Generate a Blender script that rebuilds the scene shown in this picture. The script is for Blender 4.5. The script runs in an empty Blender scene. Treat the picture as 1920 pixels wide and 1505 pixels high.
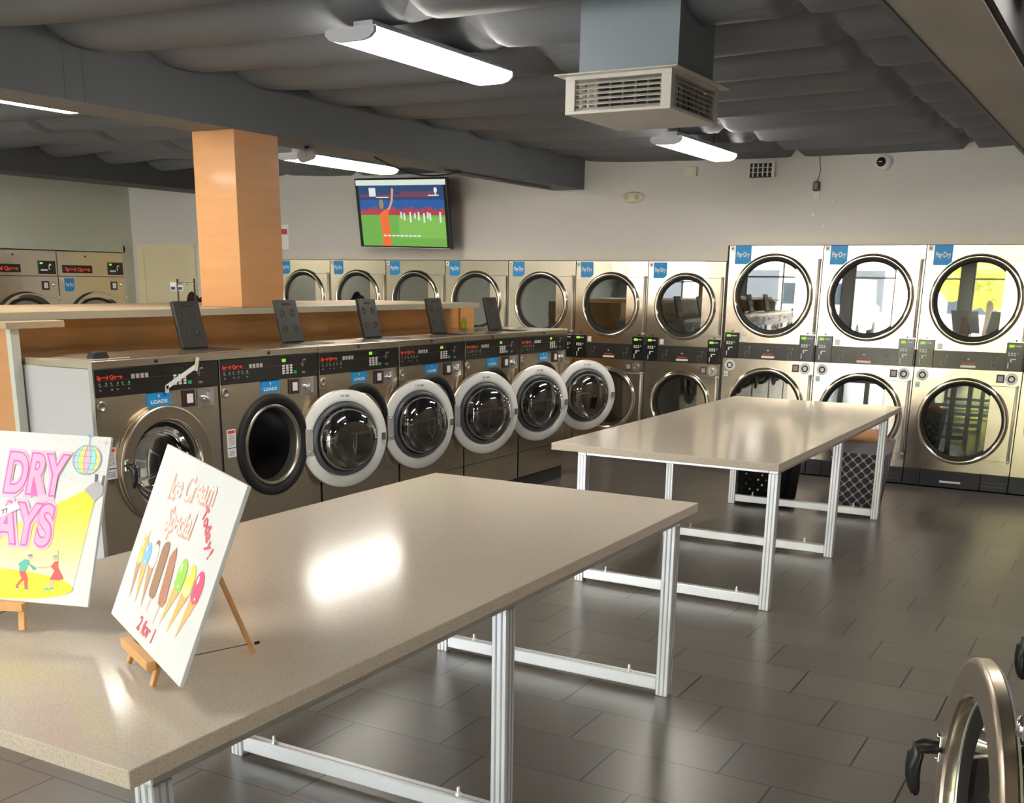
import bpy, bmesh, math, random
from mathutils import Vector, Matrix, noise
random.seed(4)
C = bpy.context.scene.collection
SC = bpy.context.scene
PI = math.pi
R = math.radians

# ------------------------------------------------------------------ camera
IMG_W, IMG_H = 1920.0, 1505.0
F_PX, CY = 2036.2, 1071.4
yaw, pit, rol = R(29.54), R(15.029), R(0.803)
fw = Vector((-math.sin(yaw)*math.cos(pit), math.cos(yaw)*math.cos(pit), -math.sin(pit)))
r0 = Vector((math.cos(yaw), math.sin(yaw), 0)); u0 = r0.cross(fw)
rr = r0*math.cos(rol) + u0*math.sin(rol); uu = -r0*math.sin(rol) + u0*math.cos(rol)
cam_d = bpy.data.cameras.new('camera'); cam = bpy.data.objects.new('camera', cam_d); C.objects.link(cam)
M = Matrix((rr, uu, -fw)).transposed().to_4x4(); M.translation = Vector((0, 0, 1.757)); cam.matrix_world = M
cam_d.sensor_fit = 'HORIZONTAL'; cam_d.sensor_width = 36.0; cam_d.lens = 36.0*F_PX/IMG_W
cam_d.shift_x = 0.0; cam_d.shift_y = (CY-IMG_H/2)/IMG_W
cam_d.clip_start = 0.05; cam_d.clip_end = 200
SC.camera = cam
# ------------------------------------------------------------------ world, sun, exposure
w = bpy.data.worlds.new('daylight'); SC.world = w; w.use_nodes = True
nt = w.node_tree; bgn = nt.nodes['Background']
sky = nt.nodes.new('ShaderNodeTexSky')
try:
    sky.sky_type = 'NISHITA'; sky.sun_disc = False; sky.sun_elevation = R(42); sky.sun_rotation = R(20); sky.air_density = 1.2; sky.dust_density = 2.0
except Exception: pass
mixw = nt.nodes.new('ShaderNodeMix'); mixw.data_type = 'RGBA'; mixw.inputs[0].default_value = 0.55
nt.links.new(sky.outputs[0], mixw.inputs[6]); mixw.inputs[7].default_value = (9.6, 9.5, 9.3, 1)
nt.links.new(mixw.outputs[2], bgn.inputs[0]); bgn.inputs[1].default_value = 0.85
sun_d = bpy.data.lights.new('sun', 'SUN'); sun_d.energy = 4.0; sun_d.angle = R(0.6); sun_d.color = (1, .95, .86)
sun = bpy.data.objects.new('sun', sun_d); C.objects.link(sun); sun.rotation_euler = (R(-48), R(14), 0)
SC.view_settings.view_transform = 'Standard'; SC.view_settings.look = 'None'
SC.view_settings.exposure = 2.35; SC.view_settings.gamma = 1.0; SC.view_settings.use_curve_mapping = False
LAMP_E = 7.5

# ------------------------------------------------------------------ materials
MATS = {}
def mat(name, col, rough=.5, metal=0.0, emit=None, estr=0.0, coat=0.0, spec=.5, bump=None, var=None):
    if name in MATS: return MATS[name]
    m = bpy.data.materials.new(name); m.use_nodes = True; n = m.node_tree; b = n.nodes['Principled BSDF']
    b.inputs['Base Color'].default_value = (*col, 1); b.inputs['Roughness'].default_value = rough
    b.inputs['Metallic'].default_value = metal; b.inputs['Specular IOR Level'].default_value = spec
    b.inputs['Coat Weight'].default_value = coat; b.inputs['Coat Roughness'].default_value = .08
    if emit: b.inputs['Emission Color'].default_value = (*emit, 1); b.inputs['Emission Strength'].default_value = estr
    tc = n.nodes.new('ShaderNodeTexCoord')
    if bump:
        sc, st, stretch = bump
        mp = n.nodes.new('ShaderNodeMapping'); mp.inputs['Scale'].default_value = stretch
        nz = n.nodes.new('ShaderNodeTexNoise'); nz.inputs['Scale'].default_value = sc; nz.inputs['Detail'].default_value = 3
        bp = n.nodes.new('ShaderNodeBump'); bp.inputs['Strength'].default_value = st; bp.inputs['Distance'].default_value = .02
        n.links.new(tc.outputs['Object'], mp.inputs[0]); n.links.new(mp.outputs[0], nz.inputs['Vector'])
        n.links.new(nz.outputs[0], bp.inputs['Height']); n.links.new(bp.outputs[0], b.inputs['Normal'])
    if var:
        sc, amt, stretch = var
        mp = n.nodes.new('ShaderNodeMapping'); mp.inputs['Scale'].default_value = stretch
        nz = n.nodes.new('ShaderNodeTexNoise'); nz.inputs['Scale'].default_value = sc; nz.inputs['Detail'].default_value = 5
        cr = n.nodes.new('ShaderNodeMix'); cr.data_type = 'RGBA'
        cr.inputs[6].default_value = (*[c*(1-amt) for c in col], 1); cr.inputs[7].default_value = (*[min(1, c*(1+amt)) for c in col], 1)
        n.links.new(tc.outputs['Object'], mp.inputs[0]); n.links.new(mp.outputs[0], nz.inputs['Vector'])
        n.links.new(nz.outputs[0], cr.inputs[0]); n.links.new(cr.outputs[2], b.inputs['Base Color'])
    MATS[name] = m; return m
def glassy(name, tint, refl, rough=.02):
    m = bpy.data.materials.new(name); m.use_nodes = True; n = m.node_tree; n.nodes.clear()
    o = n.nodes.new('ShaderNodeOutputMaterial'); t = n.nodes.new('ShaderNodeBsdfTransparent'); g = n.nodes.new('ShaderNodeBsdfGlossy')
    f = n.nodes.new('ShaderNodeFresnel'); f.inputs[0].default_value = 1.5
    mx = n.nodes.new('ShaderNodeMixShader'); ma = n.nodes.new('ShaderNodeMath'); ma.operation = 'ADD'; ma.use_clamp = True; ma.inputs[1].default_value = refl
    t.inputs[0].default_value = (*tint, 1); g.inputs['Roughness'].default_value = rough; g.inputs[0].default_value = (1, 1, 1, 1)
    n.links.new(f.outputs[0], ma.inputs[0]); n.links.new(ma.outputs[0], mx.inputs[0]); n.links.new(t.outputs[0], mx.inputs[1]); n.links.new(g.outputs[0], mx.inputs[2]); n.links.new(mx.outputs[0], o.inputs[0])
    MATS[name] = m; return m

STEEL = mat('washer_stainless', (.70, .62, .50), .24, 1, bump=(1.6, .10, (1, 1, 1)), var=(3, .06, (1, 1, 40)))
DSTEEL = mat('dryer_stainless', (.72, .645, .53), .20, 1, bump=(2.2, .22, (1, 1, 1)))
RIMST = mat('polished_ring', (.78, .72, .62), .16, 1)
BRUSH = mat('brushed_ring', (.50, .43, .35), .33, 1)
CHROME = mat('chrome', (.85, .85, .87), .08, 1)
BLACK = mat('black_plastic', (.012, .012, .013), .35)
MATBLK = mat('black_rubber', (.010, .010, .011), .6)
CTRL = mat('control_black', (.014, .013, .013), .22, coat=.3)
DCTRL = mat('dryer_control_grey', (.035, .032, .029), .3, coat=.3)
WHITE = mat('white_paint', (.78, .78, .77), .4)
LINER = mat('door_liner_white', (.84, .85, .85), .32)
SIDE = mat('appliance_side_grey', (.50, .51, .54), .35)
KICK = mat('kick_plate', (.03, .033, .038), .45)
RED = mat('brand_red', (.75, .05, .02), .4, emit=(.9, .08, .03), estr=.05)  # printed lettering, brightened by a faint glow in the material
PRINTW = mat('print_white', (.7, .7, .66), .5)
PRINTG = mat('print_grey', (.20, .20, .19), .5)
GREEN = mat('start_green', (.02, .45, .22), .4)
LED = mat('led_green', (.2, .6, .03), .5, emit=(.35, 1, .04), estr=.14)
BLUE = mat('sticker_blue', (.015, .30, .72), .45)
STW = mat('sticker_white', (.85, .86, .86), .5)
CARD = mat('card_grey', (.45, .43, .44), .5)
WOODP = mat('maple_panel', (.66, .33, .10), .38, coat=.15, var=(3, .16, (1, 1, 10)))
WOODC = mat('column_maple', (.56, .28, .11), .40, coat=.2, var=(2.5, .14, (1, 1, 7)))
COUNT = mat('counter_laminate', (.50, .37, .235), .30, var=(6, .06, (1, 1, 1)))
ALU = mat('aluminium_profile', (.84, .87, .90), .38, .6)
EASEL = mat('easel_wood', (.66, .36, .14), .5, var=(8, .12, (1, 1, 6)))
BOARD = mat('foam_board', (.67, .70, .73), .45)
WALLM = mat('wall_paint', (.63, .61, .59), .75, bump=(60, .05, (1, 1, 1)))
WALLG = mat('wall_paint_sage', (.56, .58, .49), .75)
TRIMM = mat('trim_paint', (.66, .62, .56), .6)
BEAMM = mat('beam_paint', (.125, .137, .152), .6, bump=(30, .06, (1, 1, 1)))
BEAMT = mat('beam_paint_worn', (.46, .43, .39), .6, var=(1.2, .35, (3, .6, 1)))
DOORM = mat('cream_door', (.72, .66, .44), .5)
DRUMG = mat('galvanised_drum', (.50, .54, .50), .36, .65)
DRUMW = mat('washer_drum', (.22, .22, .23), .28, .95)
GLS = glassy('dryer_door_glass', (.44, .49, .47), .22, .015)
WGL = glassy('washer_door_glass', (.30, .31, .33), .20, .03)
WGD = glassy('closed_door_glass', (.10, .10, .11), .03, .03)
PANE = glassy('window_pane', (.95, .97, .98), .02, 0.0)
DUCT = mat('duct_paint', (.26, .31, .36), .45)
DIFF = mat('diffuser_white', (.68, .66, .62), .4)
LAMPM = mat('lamp_diffuser', (1, .97, .9), .4, emit=(1.0, .935, .83), estr=LAMP_E)
LAMPC = mat('lamp_end_cap', (.55, .56, .62), .4)
IVORY = mat('ivory_plastic', (.70, .64, .52), .45)

# quartz with speckles
def quartz():
    m = mat('quartz_top', (.55, .485, .405), .13, coat=.0, spec=.12); n = m.node_tree; b = n.nodes['Principled BSDF']
    tc = n.nodes.new('ShaderNodeTexCoord'); v = n.nodes.new('ShaderNodeTexNoise'); v.inputs['Scale'].default_value = 420; v.inputs['Detail'].default_value = 2
    cr = n.nodes.new('ShaderNodeValToRGB'); e = cr.color_ramp.elements
    e[0].position = .34; e[0].color = (.38, .31, .235, 1); e[1].position = .47; e[1].color = (.55, .485, .405, 1)
    x = cr.color_ramp.elements.new(.72); x.color = (.60, .535, .455, 1); x = cr.color_ramp.elements.new(.80); x.color = (.85, .83, .78, 1)
    n.links.new(tc.outputs['Object'], v.inputs['Vector']); n.links.new(v.outputs[0], cr.inputs[0]); n.links.new(cr.outputs[0], b.inputs['Base Color'])
    return m
QUARTZ = quartz()
# floor: porcelain planks in a third-offset bond
def floor_mat():
    m = bpy.data.materials.new('floor_plank_tile'); m.use_nodes = True; n = m.node_tree; b = n.nodes['Principled BSDF']; L = n.links.new
    tc = n.nodes.new('ShaderNodeTexCoord'); sp = n.nodes.new('ShaderNodeSeparateXYZ'); L(tc.outputs['Object'], sp.inputs[0])
    def mth(op, a, bb=None, cc=None):
        k = n.nodes.new('ShaderNodeMath'); k.operation = op
        for i, v in enumerate((a, bb, cc)):
            if v is None: continue
            if isinstance(v, (int, float)): k.inputs[i].default_value = v
            else: L(v, k.inputs[i])
        return k.outputs[0]
    RH, TW = .3208, .614
    yv = mth('DIVIDE', mth('ADD', sp.outputs[1], -3.600+RH*30), RH); row = mth('FLOOR', yv); fy = mth('FRACT', yv)
    xv = mth('ADD', mth('DIVIDE', mth('ADD', sp.outputs[0], 1.153+TW*40), TW), mth('MULTIPLY', row, .3333333))
    fx = mth('FRACT', xv); col = mth('FLOOR', xv)
    gy = mth('LESS_THAN', mth('ABSOLUTE', mth('SUBTRACT', fy, .5)), .5-.0026/RH)
    gx = mth('LESS_THAN', mth('ABSOLUTE', mth('SUBTRACT', fx, .5)), .5-.0038/TW)
    tile = mth('MULTIPLY', gy, gx)
    cx = n.nodes.new('ShaderNodeCombineXYZ'); L(col, cx.inputs[0]); L(row, cx.inputs[1])
    wn = n.nodes.new('ShaderNodeTexWhiteNoise'); L(cx.outputs[0], wn.inputs['Vector'])
    mp = n.nodes.new('ShaderNodeMapping'); mp.inputs['Scale'].default_value = (1.5, 45, 1); L(tc.outputs['Object'], mp.inputs[0])
    nz = n.nodes.new('ShaderNodeTexNoise'); nz.inputs['Scale'].default_value = 1.6; nz.inputs['Detail'].default_value = 6; L(mp.outputs[0], nz.inputs['Vector'])
    val = mth('ADD', mth('MULTIPLY', nz.outputs[0], .22), mth('MULTIPLY', wn.outputs[0], .12))
    cr = n.nodes.new('ShaderNodeValToRGB'); e = cr.color_ramp.elements
    e[0].position = .12; e[0].color = (.112, .100, .089, 1); e[1].position = .40; e[1].color = (.190, .171, .153, 1)
    L(val, cr.inputs[0])
    mx = n.nodes.new('ShaderNodeMix'); mx.data_type = 'RGBA'; L(tile, mx.inputs[0]); mx.inputs[6].default_value = (.018, .016, .014, 1); L(cr.outputs[0], mx.inputs[7])
    L(mx.outputs[2], b.inputs['Base Color'])
    rg = mth('ADD', mth('MULTIPLY', nz.outputs[0], .10), .25); L(rg, b.inputs['Roughness'])
    bp = n.nodes.new('ShaderNodeBump'); bp.inputs['Strength'].default_value = .35; bp.inputs['Distance'].default_value = .002
    L(mth('ADD', tile, mth('MULTIPLY', nz.outputs[0], .02)), bp.inputs['Height']); L(bp.outputs[0], b.inputs['Normal'])
    b.inputs['Specular IOR Level'].default_value = .6
    return m
FLOORM = floor_mat()
def fabric_mat():
    m = mat('ceiling_blanket', (.158, .168, .188), .58, spec=.3); n = m.node_tree; b = n.nodes['Principled BSDF']
    tc = n.nodes.new('ShaderNodeTexCoord'); mp = n.nodes.new('ShaderNodeMapping'); mp.inputs['Scale'].default_value = (2.0, 5.0, 3)
    nz = n.nodes.new('ShaderNodeTexNoise'); nz.inputs['Scale'].default_value = 1.7; nz.inputs['Detail'].default_value = 5; nz.inputs['Distortion'].default_value = 1.2
    bp = n.nodes.new('ShaderNodeBump'); bp.inputs['Strength'].default_value = .25; bp.inputs['Distance'].default_value = .015
    n.links.new(tc.outputs['Object'], mp.inputs[0]); n.links.new(mp.outputs[0], nz.inputs[0]); n.links.new(nz.outputs[0], bp.inputs['Height']); n.links.new(bp.outputs[0], b.inputs['Normal'])
    return m
FABRIC = fabric_mat()

# ------------------------------------------------------------------ helpers
class MB:
    def __init__(s): s.bm = bmesh.new()
    def quad(s, pts, mi=0, smooth=False):
        f = s.bm.faces.new([s.bm.verts.new(p) for p in pts]); f.material_index = mi; f.smooth = smooth; return f
    def box(s, x0, x1, y0, y1, z0, z1, mi=0, mtx=None):
        vs = [Vector((x, y, z)) for x in (x0, x1) for y in (y0, y1) for z in (z0, z1)]
        if mtx is not None: vs = [mtx @ v for v in vs]
        v = [s.bm.verts.new(p) for p in vs]
        for idx in ((0, 1, 3, 2), (4, 6, 7, 5), (0, 4, 5, 1), (2, 3, 7, 6), (0, 2, 6, 4), (1, 5, 7, 3)):
            f = s.bm.faces.new([v[i] for i in idx]); f.material_index = mi
        return s
    def bbox(s, x0, x1, y0, y1, z0, z1, b=.004, mi=0, seg=2):
        t = bmesh.new(); vs = [t.verts.new((x, y, z)) for x in (x0, x1) for y in (y0, y1) for z in (z0, z1)]
        for idx in ((0, 1, 3, 2), (4, 6, 7, 5), (0, 4, 5, 1), (2, 3, 7, 6), (0, 2, 6, 4), (1, 5, 7, 3)): t.faces.new([vs[i] for i in idx])
        b = min(b, abs(x1-x0)*.45, abs(y1-y0)*.45, abs(z1-z0)*.45)
        bmesh.ops.bevel(t, geom=t.edges[:], offset=b, segments=seg, profile=.5, affect='EDGES')
        s.merge(t, mi); return s
    def merge(s, t, mi=0, mtx=None, smooth=False):
        mp = {}
        for v in t.verts: mp[v] = s.bm.verts.new(mtx @ v.co if mtx is not None else v.co)
        for f in t.faces:
            try:
                g = s.bm.faces.new([mp[v] for v in f.verts]); g.material_index = mi; g.smooth = smooth or f.smooth
            except ValueError: pass
        t.free()
    def lathe(s, prof, cx=0, cz=0, n=64, mi=0, a0=0, a1=2*PI, axis='y', c3=None, smooth=True):
        """prof: (radius, along) pairs; axis y: circle in the xz plane around (cx, cz)"""
        full = abs(a1-a0-2*PI) < 1e-6; N = n if full else n+1; rings = []
        for r, t in prof:
            ring = []
            if r < 1e-6:
                p = (cx, t, cz) if axis == 'y' else (cx, cz, t)
                v = s.bm.verts.new(p); ring = [v]*N
            else:
                for i in range(N):
                    a = a0+(a1-a0)*i/n
                    p = (cx+r*math.cos(a), t, cz+r*math.sin(a)) if axis == 'y' else (cx+r*math.cos(a), cz+r*math.sin(a), t)
                    ring.append(s.bm.verts.new(p))
            rings.append(ring)
        for A, B in zip(rings, rings[1:]):
            for i in range(n):
                j = (i+1) % N if full else i+1
                vs = []
                for v in (A[i], A[j], B[j], B[i]):
                    if v not in vs: vs.append(v)
                if len(vs) >= 3:
                    try:
                        f = s.bm.faces.new(vs); f.material_index = mi; f.smooth = smooth
                    except ValueError: pass
        return s
    def tube(s, pts, rad, n=10, mi=0, cap=True):
        pts = [Vector(p) for p in pts]; rads = rad if isinstance(rad, (list, tuple)) else [rad]*len(pts); rings = []
        for i, p in enumerate(pts):
            d = (pts[min(i+1, len(pts)-1)]-pts[max(i-1, 0)]).normalized()
            a = Vector((0, 0, 1)) if abs(d.z) < .9 else Vector((1, 0, 0)); u = d.cross(a).normalized(); v = d.cross(u)
            rings.append([s.bm.verts.new(p+(u*math.cos(2*PI*k/n)+v*math.sin(2*PI*k/n))*rads[i]) for k in range(n)])
        for A, B in zip(rings, rings[1:]):
            for k in range(n):
                f = s.bm.faces.new((A[k], A[(k+1) % n], B[(k+1) % n], B[k])); f.material_index = mi; f.smooth = True
        if cap:
            for rg in (rings[0], rings[-1]):
                f = s.bm.faces.new(rg); f.material_index = mi
        return s
    def holed(s, x0, x1, z0, z1, cx, cz, r, y, mi=0, n=64):
        """rectangle in plane y with a round hole"""
        inner = []; outer = []
        for i in range(n):
            a = 2*PI*i/n; c, sn = math.cos(a), math.sin(a)
            t = min(((x1-cx)/c if c > 1e-9 else (x0-cx)/c if c < -1e-9 else 1e9), ((z1-cz)/sn if sn > 1e-9 else (z0-cz)/sn if sn < -1e-9 else 1e9))
            inner.append(s.bm.verts.new((cx+r*c, y, cz+r*sn))); outer.append([cx+t*c, cz+t*sn])
        for cxx in (x0, x1):
            for czz in (z0, z1):
                k = min(range(n), key=lambda i: (outer[i][0]-cxx)**2+(outer[i][1]-czz)**2); outer[k] = [cxx, czz]
        ov = [s.bm.verts.new((p[0], y, p[1])) for p in outer]
        for i in range(n):
            j = (i+1) % n; f = s.bm.faces.new((inner[i], ov[i], ov[j], inner[j])); f.material_index = mi
        return s
    def poly(s, pts2, y, mi=0, plane='xz'):
        f = s.bm.faces.new([s.bm.verts.new((p[0], y, p[1])) for p in pts2]); f.material_index = mi; return s
    def prism(s, pts2, y0, y1, mi=0):
        a = [s.bm.verts.new((p[0], y0, p[1])) for p in pts2]; b = [s.bm.verts.new((p[0], y1, p[1])) for p in pts2]; n = len(pts2)
        for i in range(n):
            f = s.bm.faces.new((a[i], a[(i+1) % n], b[(i+1) % n], b[i])); f.material_index = mi
        f = s.bm.faces.new(a[::-1]); f.material_index = mi; f = s.bm.faces.new(b); f.material_index = mi
        return s
    def disc(s, cx, cz, r, y, mi=0, n=32, rz=None, a=0):
        rz = rz or r
        pts = []
        for i in range(n):
            t = 2*PI*i/n; x, z = r*math.cos(t), rz*math.sin(t); pts.append((cx+x*math.cos(a)-z*math.sin(a), cz+x*math.sin(a)+z*math.cos(a)))
        return s.poly(pts, y, mi)
    def build(s, name, mats, parent=None, recalc=True):
        if recalc: bmesh.ops.recalc_face_normals(s.bm, faces=s.bm.faces[:])
        me = bpy.data.meshes.new(name); s.bm.to_mesh(me); s.bm.free()
        for m in (mats if isinstance(mats, (list, tuple)) else [mats]): me.materials.append(m)
        o = bpy.data.objects.new(name, me); C.objects.link(o)
        if parent: o.parent = parent
        return o
def thing(name, label, cat, loc=(0, 0, 0), rotz=0.0, group=None):
    o = bpy.data.objects.new(name, None); C.objects.link(o); o.empty_display_size = .1
    o.location = loc; o.rotation_euler = (0, 0, rotz); o['label'] = label; o['category'] = cat
    if group: o['group'] = group
    return o
def tag(o, label, cat, group=None, kind=None):
    o['label'] = label; o['category'] = cat
    if group: o['group'] = group
    if kind: o['kind'] = kind
    return o
def struct(o): o['kind'] = 'structure'; return o
TXT = {}
def text_part(name, txt, x, z, y, h, material, parent, width=None, shear=0.0, bold=0.0, align='CENTER', rot=0.0, depth=.0006):
    """writing lying in the local xz plane, facing -y; h = cap height"""
    key = (txt, shear, bold)
    if key not in TXT:
        cu = bpy.data.curves.new('writing', 'FONT'); cu.body = txt; cu.size = 1.0; cu.shear = shear; cu.offset = bold; cu.extrude = 0.0
        to = bpy.data.objects.new('writing', cu); C.objects.link(to)
        dg = bpy.context.evaluated_depsgraph_get(); me = bpy.data.meshes.new_from_object(to.evaluated_get(dg)); bpy.data.objects.remove(to)
        xs = [v.co.x for v in me.vertices]; ys = [v.co.y for v in me.vertices]
        TXT[key] = (me, min(xs), max(xs), min(ys), max(ys))
    src, xa, xb, ya, yb = TXT[key]
    me = src.copy(); sc = h/.70; sx = sc if width is None else width/(xb-xa)
    off = {'CENTER': (xa+xb)/2, 'LEFT': xa, 'RIGHT': xb}[align]
    for v in me.vertices:
        px, pz = (v.co.x-off)*sx, v.co.y*sc
        v.co = (px*math.cos(rot)-pz*math.sin(rot), 0, px*math.sin(rot)+pz*math.cos(rot))
    me.materials.clear(); me.materials.append(material)
    o = bpy.data.objects.new(name, me); C.objects.link(o); o.location = (x, y, z); o.parent = parent
    return o

# ------------------------------------------------------------------ room shell
X0, X1, Y0, Y1, ZT = -11.55, 1.75, -5.2, 10.30, 3.02
m = MB(); m.box(X0-.3, X1+.3, Y0-.2, Y1+.9, -.12, 0); struct(m.build('floor', FLOORM))
m = MB(); m.box(X0-.6, X1+.3, Y1, Y1+.95, 2.10, ZT+.1); m.box(X0-.6, -3.545, Y1, Y1+.2, 1.955, 2.10)
m.box(X0-.6, -9.115, Y1, Y1+.95, 0, 1.955); m.box(.03, X1+.3, Y1, Y1+.95, 0, 2.10); m.box(X0-1.4, X1+.3, Y1+.96, Y1+1.1, 0, 3.12)
struct(m.build('wall_back', WALLM))
m = MB(); m.box(X0-.2, X0, Y0, 8.05, 0, ZT+.1); m.box(X0-1.2, X0, 8.05, Y1, 2.03, ZT+.1); m.box(X0-1.2, X0, 10.155, Y1, 0, 2.03); m.box(X0-1.3, X0-1.1, 8.05, 10.3, 0, 2.03)
m.box(X0-1.2, X0, Y0, 7.9, 0, .001)
struct(m.build('wall_left', WALLG))
m = MB(); m.box(X1, X1+.2, Y0, Y1+.2, 0, ZT+.1); struct(m.build('wall_right', mat('right_wall_brown', (.16, .13, .10), .6)))
# front wall with shop windows
wins = [(-11.2, -8.9), (-8.6, -6.3), (-6.0, -3.7), (-3.4, -1.1)]
m = MB(); m.box(X0, X1, Y0-.2, Y0, 0, .35); m.box(X0, X1, Y0-.2, Y0, 2.62, ZT+.1)
ed = [X0]+[v for ab in wins for v in ab]+[X1]
for a, b in zip(ed[::2], ed[1::2]): m.box(a, b, Y0-.2, Y0, .35, 2.62)
struct(m.build('wall_front', WALLM))
for i, (a, b) in enumerate(wins):
    m = MB()
    for xx in (a, (a+b)/2-.02, b-.05): m.box(xx, xx+.05, Y0-.13, Y0-.07, .35, 2.62)
    for zz in (.35, 2.0, 2.57): m.box(a+.05, (a+b)/2-.02, Y0-.13, Y0-.07, zz, zz+.05); m.box((a+b)/2+.03, b-.05, Y0-.13, Y0-.07, zz, zz+.05)
    fr = struct(m.build('window_%d' % (i+1), mat('window_frame_metal', (.25, .26, .27), .4, .6)))
    p = MB()
    for xa, xb in ((a+.05, (a+b)/2-.02), ((a+b)/2+.03, b-.05)):
        for za, zb in ((.40, 2.0), (2.05, 2.57)): p.quad([(xa, Y0-.10, za), (xb, Y0-.10, za), (xb, Y0-.10, zb), (xa, Y0-.10, zb)])
    p.build('window_glass', PANE, fr)

# ceiling of sagging insulation blankets hung between the joists
def ceil_z(x, y):
    per = .672; t = (y-4.03)/per; k = math.floor(t); f = t-k
    # bays between the beams
    if x < -8.9: c, hw = -10.3, 1.4
    elif x < -5.07: c, hw = -7.1, 1.9
    elif x < -.95: c, hw = -3.0, 2.05
    else: c, hw = .6, 1.5
    e = max(0, 1-((x-c)/hw)**2)
    sag = .095+.055*math.sqrt(e)
    sag *= 1+.08*noise.noise(Vector((x*.35, k*3.7, 1.1)))
    prof = abs(math.sin(PI*f))**.62*(1+.22*math.cos(PI*f))
    pin = 0
    for k2, xs in enumerate((-2.95, -1.49, -7.9, .7)):
        xx = xs+.10*noise.noise(Vector((k*1.3, 5.0+k2, 0)))
        pin = max(pin, math.exp(-((x-xx)/.035)**2))
        near = math.exp(-((x-xx)/.28)**2)
        sag += .006*near*math.sin(y*52+6*noise.noise(Vector((x*6, y*4, 3))))*(.35+abs(noise.noise(Vector((k*2.1, xs, 9)))))
    wr = .005*noise.noise(Vector((x*1.1, y*3.2, .3)))+.003*noise.noise(Vector((x*4.2+y*3, y*8, 2.3)))
    d = (Y1-y)
    return 3.005-sag*prof*(1-.55*pin)+wr*min(1, 4*prof)
m = MB(); nx, ny = 330, 420; vs = []
for i in range(nx+1):
    x = X0-.02+(X1-X0+.04)*i/nx
    vs.append([m.bm.verts.new((x, Y0-.02+(Y1-Y0+.06)*j/ny, ceil_z(x, Y0-.02+(Y1-Y0+.06)*j/ny))) for j in range(ny+1)])
for i in range(nx):
    for j in range(ny):
        f = m.bm.faces.new((vs[i][j], vs[i][j+1], vs[i+1][j+1], vs[i+1][j])); f.smooth = True
struct(m.build('ceiling', FABRIC, recalc=False))
m = MB(); m.box(X0-1.4, X1+.3, Y0-.3, Y1+1.15, 3.12, 3.25); struct(m.build('ceiling_deck', BEAMM)); bpy.data.objects['ceiling_deck'].name = 'ceiling_2'
# beams
m = MB(); m.box(-5.43, -5.07, Y0, Y1, 2.637, 3.0); m.box(-5.27, -5.24, 8.0, 9.9, 2.615, 2.637)
m.box(-5.072, -5.064, 4.15, 4.165, 2.637, 2.93); m.box(-5.072, -5.064, 4.27, 4.28, 2.637, 2.93)
struct(m.build('trim_1', BEAMM))
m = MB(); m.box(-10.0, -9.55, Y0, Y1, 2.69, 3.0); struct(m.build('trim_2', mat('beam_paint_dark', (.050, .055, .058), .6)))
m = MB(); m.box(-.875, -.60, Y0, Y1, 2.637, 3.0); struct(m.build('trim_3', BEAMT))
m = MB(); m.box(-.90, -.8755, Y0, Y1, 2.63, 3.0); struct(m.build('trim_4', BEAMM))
m = MB(); m.box(-.5995, -.575, Y0, Y1, 2.645, 3.0); struct(m.build('trim_shade', mat('beam_side_shade', (.012, .013, .015), .7)))  # shadow on the beam's right face, laid on as a near-black strip
# trim bands over the dryers
m = MB(); m.box(-9.115, -3.63, Y1-.012, Y1, 1.957, 2.045); m.box(-3.605, .03, Y1-.012, Y1, 2.10, 2.19)
m.box(-3.605, -3.535, Y1-.012, Y1, 1.957, 2.10); m.box(-3.63, -3.605, Y1-.012, Y1, 1.957, 2.045)
struct(m.build('trim_5', TRIMM))
m = MB(); m.box(X0, X0+.012, 8.05, 10.16, 2.03, 2.11); m.box(X0, X0+.012, 10.135, 10.21, 0, 2.11); struct(m.build('trim_6', WALLG))

# door in the far corner
m = MB(); m.box(-11.33, -10.55, Y1-.02, Y1-.005, .01, 2.065)
for zz in (.25, 1.15):
    pass
d1 = struct(m.build('door_1', mat('door_leaf_cream', (.70, .62, .42), .45)))
m = MB(); m.box(-11.45, -11.33, Y1-.035, Y1, 0, 2.14); m.box(-10.55, -10.43, Y1-.035, Y1, 0, 2.14); m.box(-11.33, -10.55, Y1-.035, Y1, 2.065, 2.14)
m.build('door_frame', DOORM, d1)
m = MB(); m.lathe([(0, Y1-.08), (.028, Y1-.078), (.032, Y1-.06), (.015, Y1-.045), (.015, Y1-.02)], -10.63, 1.0, 20); m.build('door_knob', CHROME, d1)

# wood clad column standing at the edge of the counter
m = MB(); m.bbox(-5.43, -5.075, 5.385, 5.79, 1.562, 2.637, .003)
tag(m.build('wood_column', WOODC), 'square maple-clad column rising from the divider counter to the beam', 'column')

# ------------------------------------------------------------------ divider counter behind the washers
ct = thing('divider_counter', 'long wood divider counter behind the row of washers', 'counter', (-5.6, 3.625, 0))
m = MB(); m.bbox(-.70, .525, 0, 4.69, 1.520, 1.561, .004); m.box(-.2, .5255, 1.198, 1.2005, 1.522, 1.5615); m.box(-.2, .5255, 3.0, 3.0025, 1.522, 1.5615)
m.build('countertop', COUNT, ct); m = MB(); m.box(.5258, .528, .0, 4.66, 1.520, 1.5605); m.build('edge_band', mat('edge_band', (.42, .38, .29), .4), ct)
m = MB(); m.bbox(-.70, .645, -.05, .30, 1.484, 1.5195, .004); m.build('end_slab', COUNT, ct)
m = MB(); m.box(-.70, .24, .05, 5.02, .02, 1.519); m.build('wood_panel', WOODP, ct)
m = MB(); m.box(-.62, .570, 0.02, .05, .0, 1.483); m.build('end_panel', WOODC, ct)
m = MB(); m.box(.5705, .605, .0, .05, 0, 1.483); m.build('corner_post', mat('post_metal', (.62, .64, .58), .4, .3), ct)
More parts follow.
